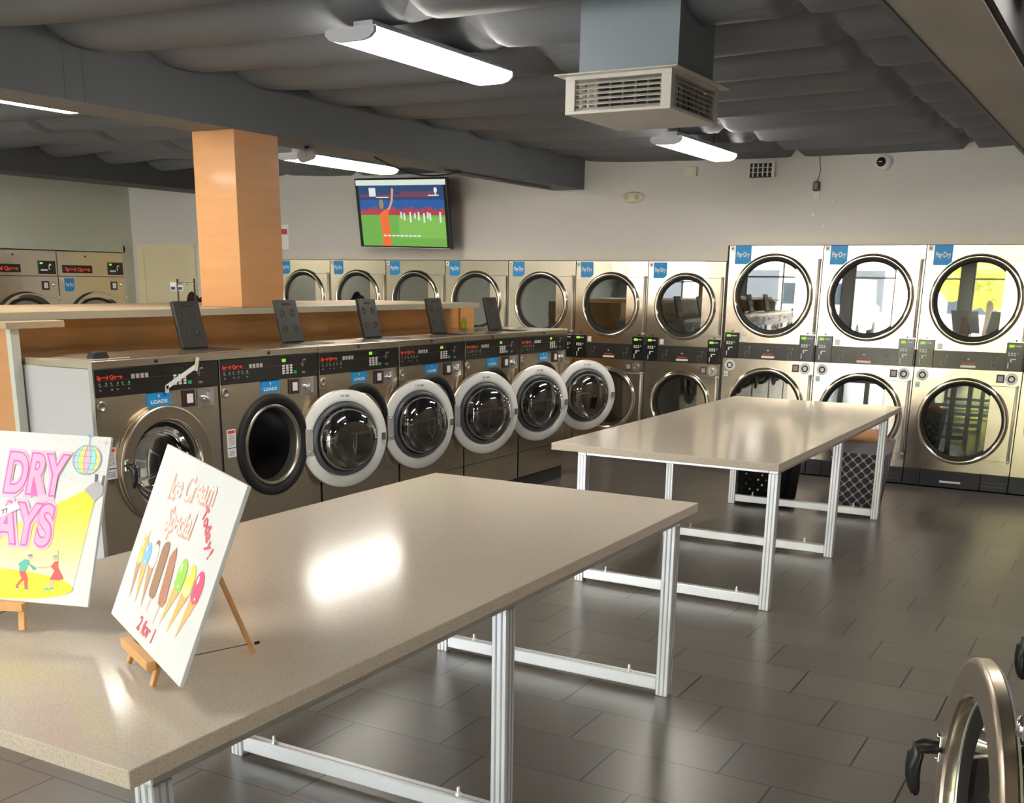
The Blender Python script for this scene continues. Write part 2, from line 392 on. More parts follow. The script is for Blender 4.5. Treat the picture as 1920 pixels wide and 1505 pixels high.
m = MB(); m.box(.2, .26, 4.80, 5.03, 1.30, 1.519); m.build('end_bracket', WOODP, ct)

# ------------------------------------------------------------------ washers
WW, WH, WD = .8625, 1.340, .78
DCX, DCZ = .428, .775
def make_door(parent, ang, closed):
    """round washer door; origin on the hinge axis, closed door spans -x; outer face looks to -y"""
    HX, HY = (.700, -.010) if ang < 1 else (.720, -.010)
    rc = HX-DCX if ang < 1 else .272
    cx = -rc
    m = MB()   # flat ring, bevel and rim as crisp bands
    m.lathe([(.246, -.028), (.306, -.028)], cx, 0, 72); m.lathe([(.306, -.028), (.313, -.026), (.317, -.020)], cx, 0, 72)
    m.lathe([(.317, -.020), (.317, .000)], cx, 0, 72); m.lathe([(.317, .000), (.312, .004)], cx, 0, 72); m.lathe([(.246, -.028), (.242, -.022)], cx, 0, 72)
    d = m.build('door', BRUSH, parent, recalc=False); d.location = (HX, HY, DCZ if ang < 1 else DCZ-.018); d.rotation_euler = (0, 0, ang)
    m = MB(); m.lathe([(.242, -.022), (.240, -.002), (.236, .004)], cx, 0, 64); m.build('door_inner_ring', RIMST, d, recalc=False)
    m = MB(); m.lathe([(.236, .004), (.216, .010), (.206, .018), (.203, .019)], cx, 0, 56); m.build('glass_seal', MATBLK, d, recalc=False)
    m = MB(); m.lathe([(.312, .0045), (.308, .010), (.262, .016), (.246, .016), (.240, .008), (.236, -.002)], cx, 0, 72); m.build('door_liner', LINER, d, recalc=False)
    m = MB(); m.lathe([(.236, .010), (.228, .028), (.214, .032), (.206, .020)], cx, 0, 56); m.build('grey_seal_ring', mat('seal_grey', (.10, .11, .13), .3), d, recalc=False)
    m = MB(); m.lathe([(.205, .020), (.198, .055), (.178, .105), (.120, .128), (0, .132)], cx, 0, 56); m.build('door_glass', WGL if ang >= 1 else WGD, d)
    m = MB(); m.bbox(-.036, .016, -.006, .024, -.085, .085, .006)
    for zz in (-.062, .062): m.lathe([(0, .030), (.009, .029), (.009, .024)], -.010, zz, 12)
    m.build('hinge', mat('hinge_metal', (.72, .72, .72), .3, .5), d)
    m = MB(); m.bbox(cx-.292, cx-.262, .014, .032, -.024, .024, .004); m.build('latch', CHROME, d)
    m = MB(); m.box(cx-.040, cx+.040, .0155, .0175, .262, .288, 0); m.box(cx-.028, cx-.004, .0176, .0182, .269, .281, 1); m.box(cx+.010, cx+.026, .0176, .0182, .270, .280, 1)
    m.build('liner_label', [STW, mat('label_blue_ink', (.25, .33, .55), .5)], d)
    hx = cx-.285
    hz = .034
    g = [(hx, -.028, hz), (hx, -.046, hz), (hx, -.062, hz), (hx, -.073, hz-.005), (hx, -.078, hz-.018), (hx, -.080, hz-.045), (hx, -.079, hz-.070), (hx, -.075, hz-.092), (hx, -.070, hz-.108), (hx, -.067, hz-.114)]
    m = MB(); m.tube(g, [.017, .0165, .0175, .0180, .0175, .0165, .0155, .0135, .010, .006], 18)
    m.build('handle', BLACK, d)
    m = MB(); m.bbox(hx-.016, hx+.016, -.036, -.028, hz-.030, hz+.030, .003)
    for zz in (hz-.025, hz+.025): m.lathe([(0, -.040), (.005, -.039), (.005, -.036)], hx, zz, 10)
    m.build('handle_plate', CHROME, d)
    return d
def make_washer(label, X, Y, rz, ang, group, lid_open, loads='4', led=True, tape=False, sticker=True, detail=True):
    t = thing('washing_machine', label, 'washing machine', (X, Y, 0), rz, group)
    # cabinet
    m = MB(); w = WW-.008; m.box(.004, w, .012, WD, .125, WH-.012); 
    bm = m.bm
    bmesh.ops.delete(bm, geom=[f for f in bm.faces if abs(f.calc_center_median().y-.012) < 1e-4], context='FACES')
    m.build('cabinet', SIDE, t)
    m = MB(); m.holed(.004, w, .345, 1.160, DCX, DCZ, .255, 0.0); m.box(.004, w, 0, .012, .125, .341)
    for xx in (.004, w-.003): m.box(xx, xx+.003, 0.0, .012, .125, 1.16)
    m.build('front_panel', STEEL, t)
    m = MB(); m.bbox(.001, WW-.001, -.006, WD, WH-.040, WH+.003, .005); m.lathe([(0, -.012), (.009, -.011), (.010, -.005)], .413, WH-.018, 14, mi=1)
    m.build('top_cover', [STEEL, MATBLK], t)
    m = MB(); m.box(.0, .0038, -.008, .02, .125, WH-.002); m.build('edge_strip', CHROME, t)
    m = MB(); m.box(.01, WW-.01, .02, WD-.05, 0, .125); m.build('plinth', KICK, t)
    # control panel
    m = MB(); m.bbox(.006, WW-.010, -.010, .004, 1.163, WH-.041, .002)
    m.box(.02, .80, -.0106, -.010, 1.2415, 1.2430, 1)
    cp = m.build('control_panel', [CTRL, mat('red_line', (.22, .01, .01), .5)], t)
    text_part('brand_name', 'Speed Queen', .100, 1.249, -.0112, .0190, RED, cp, width=.160, bold=.03, shear=.1)
    m = MB()
    for i in range(4): m.box(.238+.030*i, .260+.030*i, -.0112, -.010, 1.243, 1.266)
    m.build('cycle_icons', mat('icon_grey', (.42, .42, .40), .5), cp)
    m = MB()
    for i in range(6):
        xx = .030+.036*i; g = 1 if i == 5 else 0
        m.box(xx, xx+.018, -.0112, -.010, 1.214, 1.218, g); m.box(xx+(.006 if i % 2 else 0), xx+.010+(.006 if i % 2 else 0), -.0112, -.010, 1.222, 1.232, g)
        if i % 3 != 1: m.box(xx+.002, xx+.014, -.0112, -.010, 1.192, 1.200)
    m.build('instruction_symbols', [PRINTG, GREEN], cp)
    m = MB()
    for i in range(3):
        for j in range(4): m.bbox(.520+.034*i, .541+.034*i, -.014, -.010, 1.190+.0145*j, 1.201+.0145*j, .001, seg=1)
    m.bbox(.622, .646, -.014, -.010, 1.188, 1.206, .001, 1)
    m.build('keypad', [PRINTW, GREEN], cp)
    m = MB(); m.box(.512, .600, -.0112, -.010, 1.258, 1.284, 0)
    if led:
        for i in range(2): m.box(.520+.018*i, .534+.018*i, -.0120, -.0112, 1.262, 1.280, 1)
    m.build('display', [MATBLK, LED], cp)
    m = MB(); m.box(.716, .738, -.0112, -.010, 1.262, 1.272); m.box(.706, .712, -.0112, -.010, 1.225, 1.268); m.box(.694, .714, -.0112, -.010, 1.234, 1.247); m.box(.700, .728, -.0112, -.010, 1.186, 1.198)
    m.build('payment_symbol', PRINTG, cp)
    if tape:
        mt = Matrix.Translation((.575, -.0145, 1.232)) @ Matrix.Rotation(R(-24), 4, 'Y')
        m = MB(); m.box(-.125, .125, -.002, .0, -.012, .012, 0, mt)
        mt2 = Matrix.Translation((.690, -.0145, 1.298)) @ Matrix.Rotation(R(-75), 4, 'Y'); m.box(-.045, .030, -.0022, .0, -.013, .013, 1, mt2)
        m.box(.452, .478, -.0165, -.0145, 1.152, 1.190, 1)
        m.build('taped_paper_strip', [STW, IVORY], cp)
    # blue load sticker
    m = MB(); m.box(.335, .500, -.0025, -.0005, 1.088, 1.160); st = m.build('load_sticker', BLUE, t)
    text_part('load_number', loads, .4175, 1.133, -.0034, .018, STW, st, bold=.03)
    text_part('load_word', 'LOADS', .4175, 1.102, -.0034, .017, STW, st, width=.115, bold=.04)
    # payment card holder, left blank
    m = MB(); m.bbox(.585, .668, -.012, .0, 1.065, 1.155, .004); m.box(.606, .650, -.0135, -.012, 1.085, 1.135, 1); m.build('card_holder', [mat('holder_maroon', (.045, .016, .022), .4), STW], t)
    m = MB(); m.bbox(.690, .812, -.006, .0, 1.052, 1.158, .002, 0); m.lathe([(0, -.030), (.014, -.030), (.018, -.022), (.018, -.006)], .735, 1.100, 20, mi=1); m.bbox(.755, .775, -.018, -.006, 1.090, 1.135, .003, 1)
    m.box(.782, .806, -.0085, -.006, 1.062, 1.150, 2)
    m.build('coin_slot', [mat('satin_plate', (.55, .52, .5), .3, .9), CHROME, mat('plate_light', (.55, .62, .68), .2, .7)], t)
    m = MB(); m.lathe([(.030, -.001), (.028, -.008), (.018, -.010), (.016, -.006), (0, -.006)], .045, 1.115, 20); m.build('service_lock', mat('lock_metal', (.5, .47, .4), .3, .9), t)
    m = MB(); m.box(.040, .108, -.0022, -.0005, .745, .905, 0); m.box(.046, .102, -.0030, -.0022, .882, .900, 1); m.box(.044, .104, -.0030, -.0022, .795, .801, 2)
    for k in range(9): m.box(.050, .098, -.0028, -.0022, .815+.007*k, .8175+.007*k, 3)
    for k in range(4): m.box(.050, .094, -.0028, -.0022, .755+.008*k, .758+.008*k, 3)
    m.build('warning_label', [STW, mat('warn_red', (.75, .06, .03), .5), mat('warn_blue', (.05, .12, .5), .5), PRINTG], t)
    # opening
    m = MB(); m.lathe([(.306, -.001), (.304, -.016), (.286, -.022), (.262, -.018), (.246, -.004), (.238, .02)], DCX, DCZ, 72); m.build('door_gasket', MATBLK, t)
    m = MB(); m.lathe([(.246, .0), (.238, -.012), (.228, -.010), (.220, .012), (.216, .06)], DCX, DCZ, 64); m.build('opening_rim', mat('rim_satin', (.40, .37, .33), .3, .9), t)
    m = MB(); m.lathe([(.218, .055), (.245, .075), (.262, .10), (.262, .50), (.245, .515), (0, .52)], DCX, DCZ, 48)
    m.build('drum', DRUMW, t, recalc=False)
    make_door(t, ang, ang == 0)
    # soap dispenser lid on the top cover
    if lid_open:
        m = MB(); m.bbox(.050, .255, -.012, .012, .0, .275, .006); m.box(.115, .190, -.0135, -.012, .238, .252, 1)
        for a, b in ((.10, .19), (.20, .19), (.10, .09), (.20, .09)): m.lathe([(.024, -.0125), (.022, -.016), (.014, -.016), (.012, -.0125)], a, b, 16, mi=2)
        l = m.build('dispenser_lid', [mat('lid_black', (.022, .019, .016), .4), MATBLK, mat('lid_emboss', (.035, .031, .027), .5)], t)
        l.location = (-.0, .325, WH+.004); l.rotation_euler = (R(-14), 0, 0)
        m = MB(); m.box(.045, .30, .10, .33, WH+.002, WH+.006); m.build('dispenser_tray', MATBLK, t)
    else:
        m = MB(); m.prism([(.0, 0), (.105, 0), (.088, .032), (.018, .032)], -.02, .03)
        l = m.build('dispenser_handle', MATBLK, t); l.location = (.10, .12, WH+.003)
        m = MB(); m.box(.045, .30, .06, .33, WH+.002, WH+.005); m.build('dispenser_lid', STEEL, t)
    return t
G = 'front-loading washers in the left row'
WX, WY = -4.49, 3.685
wl = ['stainless front-load washer at near end of left row, door shut, paper strip taped on controls',
      'stainless washer beside the shut one, its dark drum opening in full view',
      'stainless washer third from the near end, behind the largest open door',
      'stainless washer fourth from the near end of left row, middle of the open ones',
      'stainless washer second from the far end of left row, next to the last one',
      'stainless washer at the far end of left row, in front of the stacked dryers']
angs = [0, 158, 162, 155, 154, 147]
for i in range(6):
    make_washer(wl[i], WX, WY+WW*i, PI/2, R(angs[i]), G, i > 0, loads='6' if i == 0 else '4', led=i > 0, tape=i == 0)
G2 = 'washers in the right row'
make_washer('washer at lower right with its steel-ringed door slightly ajar', -.060, 2.06+DCX, -PI/2, R(16.5), G2, False)
make_washer('second right-hand washer, only the black handle of its shut door in frame', -.088, 2.06+DCX+WW, -PI/2, 0, G2, False)

# ------------------------------------------------------------------ stacked dryers on the back wall
def pay_sticker(t, x, z, s, num=True):
    m = MB(); m.prism([(0, 0), (s*.72, 0), (s*.92, s*.16), (s*.92, s), (0, s)], -.0025, -.0005); p = m.build('pay_sticker', BLUE, t); p.location = (x, 0, z)
    text_part('sticker_word', 'Pay\u00b7Dry', s*.47, s*.40, -.0035, s*.26, STW, p, width=s*.74, bold=.03)
    if num:
        m = MB(); m.box(x-s*.30, x-s*.04, -.0022, -.0005, z+s*.70, z+s, 0); m.box(x-s*.22, x-s*.12, -.0030, -.0022, z+s*.80, z+s*.90, 1); m.build('number_tag', [STW, mat('tag_ink', (.35, .08, .05), .5)], t)
def dryer_door(t, cx, cz, ro, rg, xr, small):
    """ring door with hinged tab panel on the right"""
    m = MB(); hz = ro*.86
    m.bbox(cx+ro*.55, xr-.028, -.010, -.001, cz-hz, cz+hz, .003)
    m.lathe([(ro+.004, -.001), (ro+.004, -.012), (ro, -.020), (ro-.012, -.034), (ro-.026, -.036), (ro-.036, -.026), (rg+.010, -.010), (rg+.006, -.004)], cx, cz, 72, mi=1)
    d = m.build('door', [DSTEEL, RIMST], t)
    m = MB(); m.lathe([(rg+.012, -.013), (rg+.002, -.013), (rg-.014, -.006), (rg-.020, .002), (rg-.020, .04)], cx, cz, 64); m.build('door_gasket', MATBLK, d)
    m = MB(); m.lathe([(rg-.020, .000), (rg*.5, -.001), (0, -.001)], cx, cz, 56); m.build('door_glass', GLS, d)
    m = MB(); m.tube([(xr-.016, -.016, cz-hz), (xr-.016, -.016, cz+hz)], .009, 12)
    for zz in (cz-hz, cz+hz): m.lathe([(0, -.030), (.013, -.026), (.013, -.004)], xr-.016, zz, 12)
    m.build('hinge_rod', mat('hinge_rod_light', (.72, .68, .60), .35, .3), d)
    return d
def drum_bm(cx, cz, r, y0, y1):
    m = MB(); m.lathe([(r+.0, .012), (r+.06, y0), (r+.06, y1), (r+.04, y1+.01)], cx, cz, 56)
    m.lathe([(r+.04, y1+.01), (0, y1+.01)], cx, cz, 56, smooth=False)
    return m
def make_dryer(label, X, W, H, upper_z, lower_z, ro, rg, zs, group, rot=0, stickers=0):
    t = thing('stacked_dryer', label, 'dryer', (X, Y1-.005, 0), rot, group); w = W-.006; cx = W/2
    z_lo, z_hi, z_box, kick = zs
    m = MB(); m.box(.003, w, .012, .85, 0, H); bm = m.bm
    bmesh.ops.delete(bm, geom=[f for f in bm.faces if abs(f.calc_center_median().y-.012) < 1e-4], context='FACES'); m.build('cabinet', SIDE, t)
    m = MB(); m.holed(.003, w, z_hi, H, cx, upper_z, rg+.012, 0); m.build('upper_front_panel', DSTEEL, t)
    m = MB(); m.holed(.003, w, kick, z_lo, cx, lower_z, rg+.012, 0); m.build('lower_front_panel', DSTEEL, t)
    m = MB(); m.bbox(.003, w*.0+.145+.0, -.004, .02, .012, kick-.004, .002); m.bbox(.15, w*.74, -.010, .02, .012, kick-.004, .002); m.bbox(w*.745, w, -.003, .02, .012, kick-.004, .002)
    m.box(w*.76, w*.97, -.005, -.003, .05, .056, 1); m.box(w*.76, w*.97, -.005, -.003, .085, .091, 1); m.box(.36*W, .56*W, -.012, -.010, .052, .070, 2)
    m.build('kick_panel', [KICK, mat('kick_line', (.09, .095, .1), .5), STW], t)
    dryer_door(t, cx, upper_z, ro, rg, W-.012, 0); dryer_door(t, cx, lower_z, ro, rg, W-.012, 0)
    drum_bm(cx, upper_z, rg+.008, .07, .66).build('upper_drum', DRUMG, t, recalc=False); drum_bm(cx, lower_z, rg+.008, .07, .66).build('lower_drum', DRUMG, t, recalc=False)
    # control strip with two keypad boxes
    m = MB(); m.bbox(.003, w, -.008, .01, z_lo+.001, z_hi, .002)
    st = m.build('control_strip', DCTRL, t)
    text_part('brand_name', 'Speed Queen', cx, z_lo+.048, -.0092, .014, RED, st, width=.090*W/.8, bold=.02)
    m = MB(); m.box(cx-.062, cx+.062, -.0095, -.008, z_lo+.016, z_lo+.036, 0); m.box(cx-.010, cx+.006, -.0095, -.008, z_lo+.082, z_lo+.094, 1)
    for sx, o in ((1, .185*W/.8), (-1, .185*W/.8)):
        bx = cx+sx*o
        for a, b, c, dd in ((-.020, -.016, .02, .07), (.016, .020, .045, .10), (-.020, .020, .070, .073), (-.010, .014, .020, .023), (-.03, -.022, .11, .114), (-.008, .0, .11, .114)):
            m.box(bx+a, bx+b, -.0092, -.008, z_lo+c, z_lo+dd, 2)
        m.box(bx+.020, bx+.032, -.0092, -.008, z_lo+.104, z_lo+.118, 3)
    m.build('printed_symbols', [STW, PRINTW, PRINTG, GREEN], st)
    for sx in (0, 1):
        bw = .125*W/.8; xa = .012 if sx == 0 else w-.009-bw; xb = xa+bw
        m = MB(); m.bbox(xa, xb, -.016, .0, z_lo+.001, z_box, .003); m.lathe([(0, -.012), (.007, -.011), (.007, 0)], (xa+xb)/2, z_box+.014, 10, mi=0)
        m.box(xa+.020, xa+.060, -.0172, -.016, z_box-.040, z_box-.018, 1); m.box(xa+.066, xb-.02, -.0172, -.016, z_box-.034, z_box-.024, 2)
        for i in range(3):
            for j in range(2): m.box(xa+.020+.022*i, xa+.036+.022*i, -.0172, -.016, z_box-.095-.016*j, z_box-.083-.016*j, 2)
        m.box(xa+.088, xa+.104, -.0172, -.016, z_box-.098, z_box-.082, 3)
        m.box(xa+.050, xa+.084, -.0172, -.016, z_box-.142, z_box-.134, 4); m.box(xa+.040, xa+.052, -.0172, -.016, z_box-.165, z_box-.136, 4); m.box(xa+.024, xa+.032, -.0172, -.016, z_box-.215, z_box-.170, 2)
        m.build('keypad_box', [CTRL, LED, PRINTW, GREEN, STW], t)
    m = MB(); m.box(.155*W/.8, .195*W/.8, -.003, -.0005, z_hi+.008, z_hi+.060); m.build('blank_tag', STW, t)
    # lower door card and coin slot
    m = MB(); m.bbox(W-.205, W-.140, -.006, 0, z_lo-.100, z_lo-.030, .002, 0); m.box(W-.192, W-.153, -.0075, -.006, z_lo-.086, z_lo-.044, 1); m.build('card_holder', [mat('holder_mauve', (.10, .075, .09), .4), CARD], t)
    for xc in ((W-.085, .075) if stickers else (W-.085,)):
        m = MB(); m.lathe([(0, -.0022), (.052, -.0022), (.052, -.0004)], xc, z_lo-.065, 28, mi=0, smooth=False); m.lathe([(.030, -.0030), (.030, -.006), (.020, -.006), (.020, -.0030)], xc, z_lo-.065, 24, mi=1)
        m.build('coin_slot', [STW if stickers else mat('satin_plate', (.55, .52, .5), .3, .9), MATBLK if stickers else CHROME], t)
    if stickers:
        m = MB(); m.box(.022, .062, -.0022, -.0005, z_lo-.175, z_lo-.125); m.box(.030, .054, -.0030, -.0022, z_lo-.160, z_lo-.142, 1); m.build('small_label', [STW, mat('label_sky', (.25, .55, .8), .5)], t)
    pay_sticker(t, .055*W/.8, H-.165*(.95 if W < .85 else 1.0), .150*W/.8)
    return t
GS, GB = 'smaller stacked dryers on the back wall', 'larger stacked dryers on the back wall'
sp = .7950; xs0 = -3.541-sp
sl = ['small stacked dryer beside the three larger dryers on the back wall', 'small stacked dryer behind the open door of the far-end washer',
      'small stacked dryer just above the far end of the left washer row', 'small stacked dryer at the right end of the divider counter',
      'small stacked dryer below the television, right half', 'small stacked dryer showing above counter, next to the one beside column',
      'small stacked dryer half hidden by the wood column']
sl = ['small stacked dryer directly left of the larger taller dryers',
      'small stacked dryer whose lower door is partly covered by the far-end washer door',
      'small stacked dryer rising behind the top of the far-end washer',
      'small stacked dryer behind the right end of the divider counter, nearest the raised dispenser lid',
      'small stacked dryer below the right side of the television, lower half behind counter',
      'small stacked dryer below the left side of the television, lower half behind counter']
for i in range(6):
    make_dryer(sl[i], xs0-sp*i, sp, 1.950, 1.528, .592, .316, .270, (.992, 1.150, 1.225, .155), GS)
pil = make_dryer('stacked dryer right beside the wood column, its left side cut off by it', xs0-sp*6.0, sp, 1.950, 1.528, .592, .316, .270, (.992, 1.150, 1.225, .155), GS)
bp_ = .8875; xb0 = -3.523
bl = ['large stacked dryer beside the small ones, topmost door dim inside', 'large stacked dryer in the middle of the three full-width ones',
      'large stacked dryer second from the right edge, both doors fully in view', 'large stacked dryer cut off by the right edge of the photo']
for i in range(4):
    make_dryer(bl[i], xb0+bp_*i, bp_, 2.095, 1.645, .605, .378, .330, (1.058, 1.212, 1.300, .158), GB, stickers=1)
# ------------------------------------------------------------------ dryers on the left wall
def make_wall_dryer(label, Y, pay=True):
    W = 1.017; t = thing('tumble_dryer', label, 'dryer', (X0+.004, Y, 0), PI/2, 'wide dryers on the left wall'); w = W-.006; cz = 1.06
    m = MB(); m.box(.003, w, .012, .95, 0, 2.022); bm = m.bm
    bmesh.ops.delete(bm, geom=[f for f in bm.faces if abs(f.calc_center_median().y-.012) < 1e-4], context='FACES'); m.build('cabinet', SIDE, t)
    m = MB(); m.holed(.003, w, .16, 1.722, W/2+.03, cz, .37, 0); m.build('front_panel', DSTEEL, t)
    m = MB(); m.bbox(.003, w, -.004, .02, 1.728, 2.020, .003); m.lathe([(0, -.010), (.010, -.009), (.010, 0)], .415, 1.965, 12, mi=1); m.build('top_panel', [DSTEEL, MATBLK], t)
    m = MB(); m.box(.003, w, .02, .9, 0, .16); m.build('kick_panel', KICK, t)
    m = MB(); m.bbox(.065, .505, -.010, -.003, 1.765, 1.858, .002); n = m.build('name_plate', CTRL, t)
    text_part('brand_name', 'Speed Queen', .285, 1.790, -.0115, .042, RED, n, width=.37, bold=.03)
    m = MB(); m.bbox(.745, .988, -.010, -.003, 1.750, 1.902, .002); m.box(.770, .810, -.0112, -.010, 1.865, 1.885, 1)
    m.box(.775, .870, -.0112, -.010, 1.785, 1.806, 2); m.box(.900, .925, -.0112, -.010, 1.850, 1.868, 3); m.box(.888, .900, -.0112, -.010, 1.80, 1.855, 2)
    m.build('keypad_box', [CTRL, LED, PRINTW, STW], t)
    m = MB(); m.bbox(.780, .880, -.008, 0, 1.565, 1.668, .003); m.box(.803, .858, -.0095, -.008, 1.585, 1.650, 1); m.build('card_holder', [mat('holder_maroon', (.045, .016, .022), .4), STW], t)
    m = MB(); m.lathe([(0, -.02), (.014, -.02), (.016, 0)], .945, 1.63, 14); m.build('coin_slot', CHROME, t)
    dryer_door(t, W/2+.03, cz, .505*.96, .40, W-.0, 0)
    m = drum_bm(W/2+.03, cz, .375, .07, .7); m.build('drum', DRUMG, t, recalc=False)
    if pay: pay_sticker(t, .085, 1.550, .152)
    return t
make_wall_dryer('wide dryer on the left wall next to the corner, blue pay sticker on its front', 9.115)
make_wall_dryer('wide dryer on the left wall cut off by the left edge of the photo', 9.115-1.02, pay=False)

# ------------------------------------------------------------------ folding tables
def make_table(label, x0, x1, y0, y1, legs_y):
    ox, oy = (x0+x1)/2, (y0+y1)/2
    t = thing('folding_table', label, 'table', (ox, oy, 0), 0, 'quartz-topped folding tables')
    hx = (x1-x0)/2
    m = MB(); m.bbox(-hx, hx, y0-oy, y1-oy, .820, .860, .003); m.build('tabletop', QUARTZ, t)
    lx = hx-.062; L = .055
    def profile_bar(m, a0, a1, b0, b1, c0, c1, axis):
        m.bbox(a0, a1, b0, b1, c0, c1, .003, 0, 1)
    ya, yb = legs_y[0]-oy, legs_y[-1]-oy
    for s in (-1, 1):
        for k, ly in enumerate(legs_y):
            y = ly-oy; xa = s*lx-(L if s > 0 else 0)
            m = MB(); m.bbox(xa, xa+L, y, y+L, .0, .768, .003, 0, 1)
            for q in (.014, .034): m.box(xa+q, xa+q+.006, y-.0015, y+.0005, .004, .765, 1)
            for q in (.014, .034): m.box(xa-.0015 if s < 0 else xa+L-.0005, xa+.0005 if s < 0 else xa+L+.0015, y+q, y+q+.006, .004, .765, 1)
            m.build('leg', [ALU, mat('profile_groove', (.45, .47, .50), .45, .6)], t)
        m = MB(); xa = s*lx-(L if s > 0 else 0); m.bbox(xa, xa+L, ya, yb+L, .7685, .819, .003, 0, 1); m.build('side_rail', ALU, t)
    for k, ly in enumerate(legs_y):
        y = ly-oy
        m = MB(); m.bbox(-lx+L+.001, lx-L-.001, y+.004, y+L-.004, .7685, .819, .003, 0, 1); m.build('cross_rail', ALU, t)
        m = MB(); m.bbox(-lx+L+.001, lx-L-.001, y+.006, y+L-.006, .022, .078, .003, 0, 1); m.box(-lx+L+.01, lx-L-.01, y+.018, y+.024, .0779, .0786, 1)
        for s in (-1, 1): m.lathe([(.006, .078), (.006, .104), (.004, .108), (0, .108)], s*(lx-L-.14), y+L/2, 10, axis='z'); m.lathe([(.011, .078), (.011, .086), (0, .087)], s*(lx-L-.14), y+L/2, 10, axis='z')
        m.build('stretcher', [ALU, mat('profile_groove', (.45, .47, .50), .45, .6)], t)
    return t
make_table('nearest folding table with the two easel signs on its quartz top', -2.865, -1.538, 1.27, 4.30, (1.375, 2.795, 4.213))
make_table('farther folding table in front of the stacked dryers, laundry baskets beneath', -2.870, -1.545, 5.50, 8.745, (5.722, 7.140, 8.560))

# ------------------------------------------------------------------ easel signs
def board_frame(P, yaw_, tilt, roll):
    y, t, ro = R(yaw_), R(tilt), R(roll)
    d = Vector((math.cos(y), math.sin(y), 0)); n = Vector((-math.sin(y), math.cos(y), 0)); u = Vector((0, 0, 1))*math.cos(t)+n*math.sin(t)
    dd = d*math.cos(ro)+u*math.sin(ro); u2 = -d*math.sin(ro)+u*math.cos(ro); nn = u2.cross(dd)  # nn points to the back
    nn = -(dd.cross(u2)) if (dd.cross(u2)).dot(n) < 0 else dd.cross(u2)
    mtx = Matrix((dd, nn, u2)).transposed().to_4x4(); mtx.translation = Vector(P); return mtx
def board(label, P, yaw_, tilt, roll, w, h):
    m = MB(); m.bbox(-w/2, w/2, 0, .010, 0, h, .001, 0, 1); o = m.build('sign_board', BOARD)
    o.matrix_world = board_frame(P, yaw_, tilt, roll); tag(o, label, 'sign', 'sign boards on easels'); return o
def easel(label, P, yaw_, tilt, foot_z=.862):
    """tripod table easel; P = board bottom centre, origin on the table under it"""
    y = R(yaw_); t = thing('table_easel', label, 'easel', (P[0], P[1], foot_z), y, 'wooden table easels'); hz = P[2]-foot_z; tt = math.tan(R(tilt))
    def bar(name, a, b, w_, d_, mt=EASEL):
        a, b = Vector(a), Vector(b); L = (b-a).length; zx = (b-a).normalized(); xx = Vector((1, 0, 0)) if abs(zx.x) < .9 else Vector((0, 0, 1)); xx = (xx-zx*xx.dot(zx)).normalized(); yy = zx.cross(xx)
        M4 = Matrix((xx, yy, zx)).transposed().to_4x4(); M4.translation = a
        m = MB(); m.bbox(-w_/2, w_/2, -d_/2, d_/2, 0, L, .0015, 0, 1); o = m.build(name, mt, t); o.matrix_local = M4; return o
    top = .36; off = .024
    for s in (-1, 1): bar('front_leg', (s*.094, -hz*tt+.018, .004), (s*.030, (top-hz)*tt+off, top), .018, .011)
    bar('shelf', (-.104, -.010, hz-.013), (.104, -.010, hz-.013), .022, .024)
    bar('top_bar', (-.045, (top-hz-.02)*tt+off+.012, top-.02), (.045, (top-hz-.02)*tt+off+.012, top-.02), .020, .012)
    bar('rear_leg', (0, .265, .004), (0, (top-hz-.03)*tt+off+.020, top-.035), .018, .010)
    m = MB(); m.tube([(0, off+.004, .030), (0, .13, .026), (0, .258, .030)], .0012, 6); m.build('stay_cord', mat('cord_brown', (.12, .04, .03), .7), t)
    m = MB(); m.tube([(.004, .268, .030), (.012, .276, .034)], .004, 6); m.build('cord_knot', MATBLK, t)
    return t
def art(parent, name, shapes, mats, y=-.0008):
    m = MB()
    for k, (kind, mi, a) in enumerate(shapes):
        yy = y-.00025*k
        if kind == 'p': m.poly(a, yy, mi)
        elif kind == 'e': m.disc(a[0], a[1], a[2], yy, mi, rz=a[3], a=(a[4] if len(a) > 4 else 0))
    o = m.build(name, mats, parent, recalc=False); return o
P2 = (-1.904, 1.639, .930)
b2 = board('white ice cream special sign leaning on the right-hand easel', P2, -25.954, 21.728, -1.743, .55, .448)
easel('wooden easel holding the ice cream sign, three legs in view', P2, -25.954, 21.728)
PR = mat('print_rose', (.80, .10, .16), .5); PR2 = mat('print_pink_outline', (.90, .45, .42), .5); CREAMP = mat('print_cream', (.90, .86, .74), .5)
for (tx, x, z, h, wd, ro_) in (('Ice Cream', -.010, .356, .060, .290, 8), ('Special', -.020, .274, .058, .180, 5)):
    text_part('headline_shadow', tx, x+.0035, z-.0035, -.0010, h, PR2, b2, width=wd, shear=.2, bold=.035, rot=R(ro_))
    text_part('headline', tx, x, z, -.0016, h, CREAMP, b2, width=wd, shear=.2, bold=.006, rot=R(ro_))
tod = 'Today!'; pts = [(.104, .337), (.122, .326), (.141, .314), (.159, .301), (.177, .285), (.199, .268)]
for ch, (x, z), a in zip(tod, pts, (-20, -30, -38, -42, -46, -30)):
    text_part('arched_letter', ch, x, z-.002, -.0012, .030, PR, b2, bold=.03, rot=R(a))
text_part('price_line', '2 for 1', -.012, .024, -.0012, .034, PR, b2, width=.125, shear=.2, bold=.02)
WAF, WAF2 = mat('waffle_cone', (.75, .46, .17), .5, var=(90, .25, (1, 1, 1))), mat('cone_brown', (.50, .30, .18), .5)
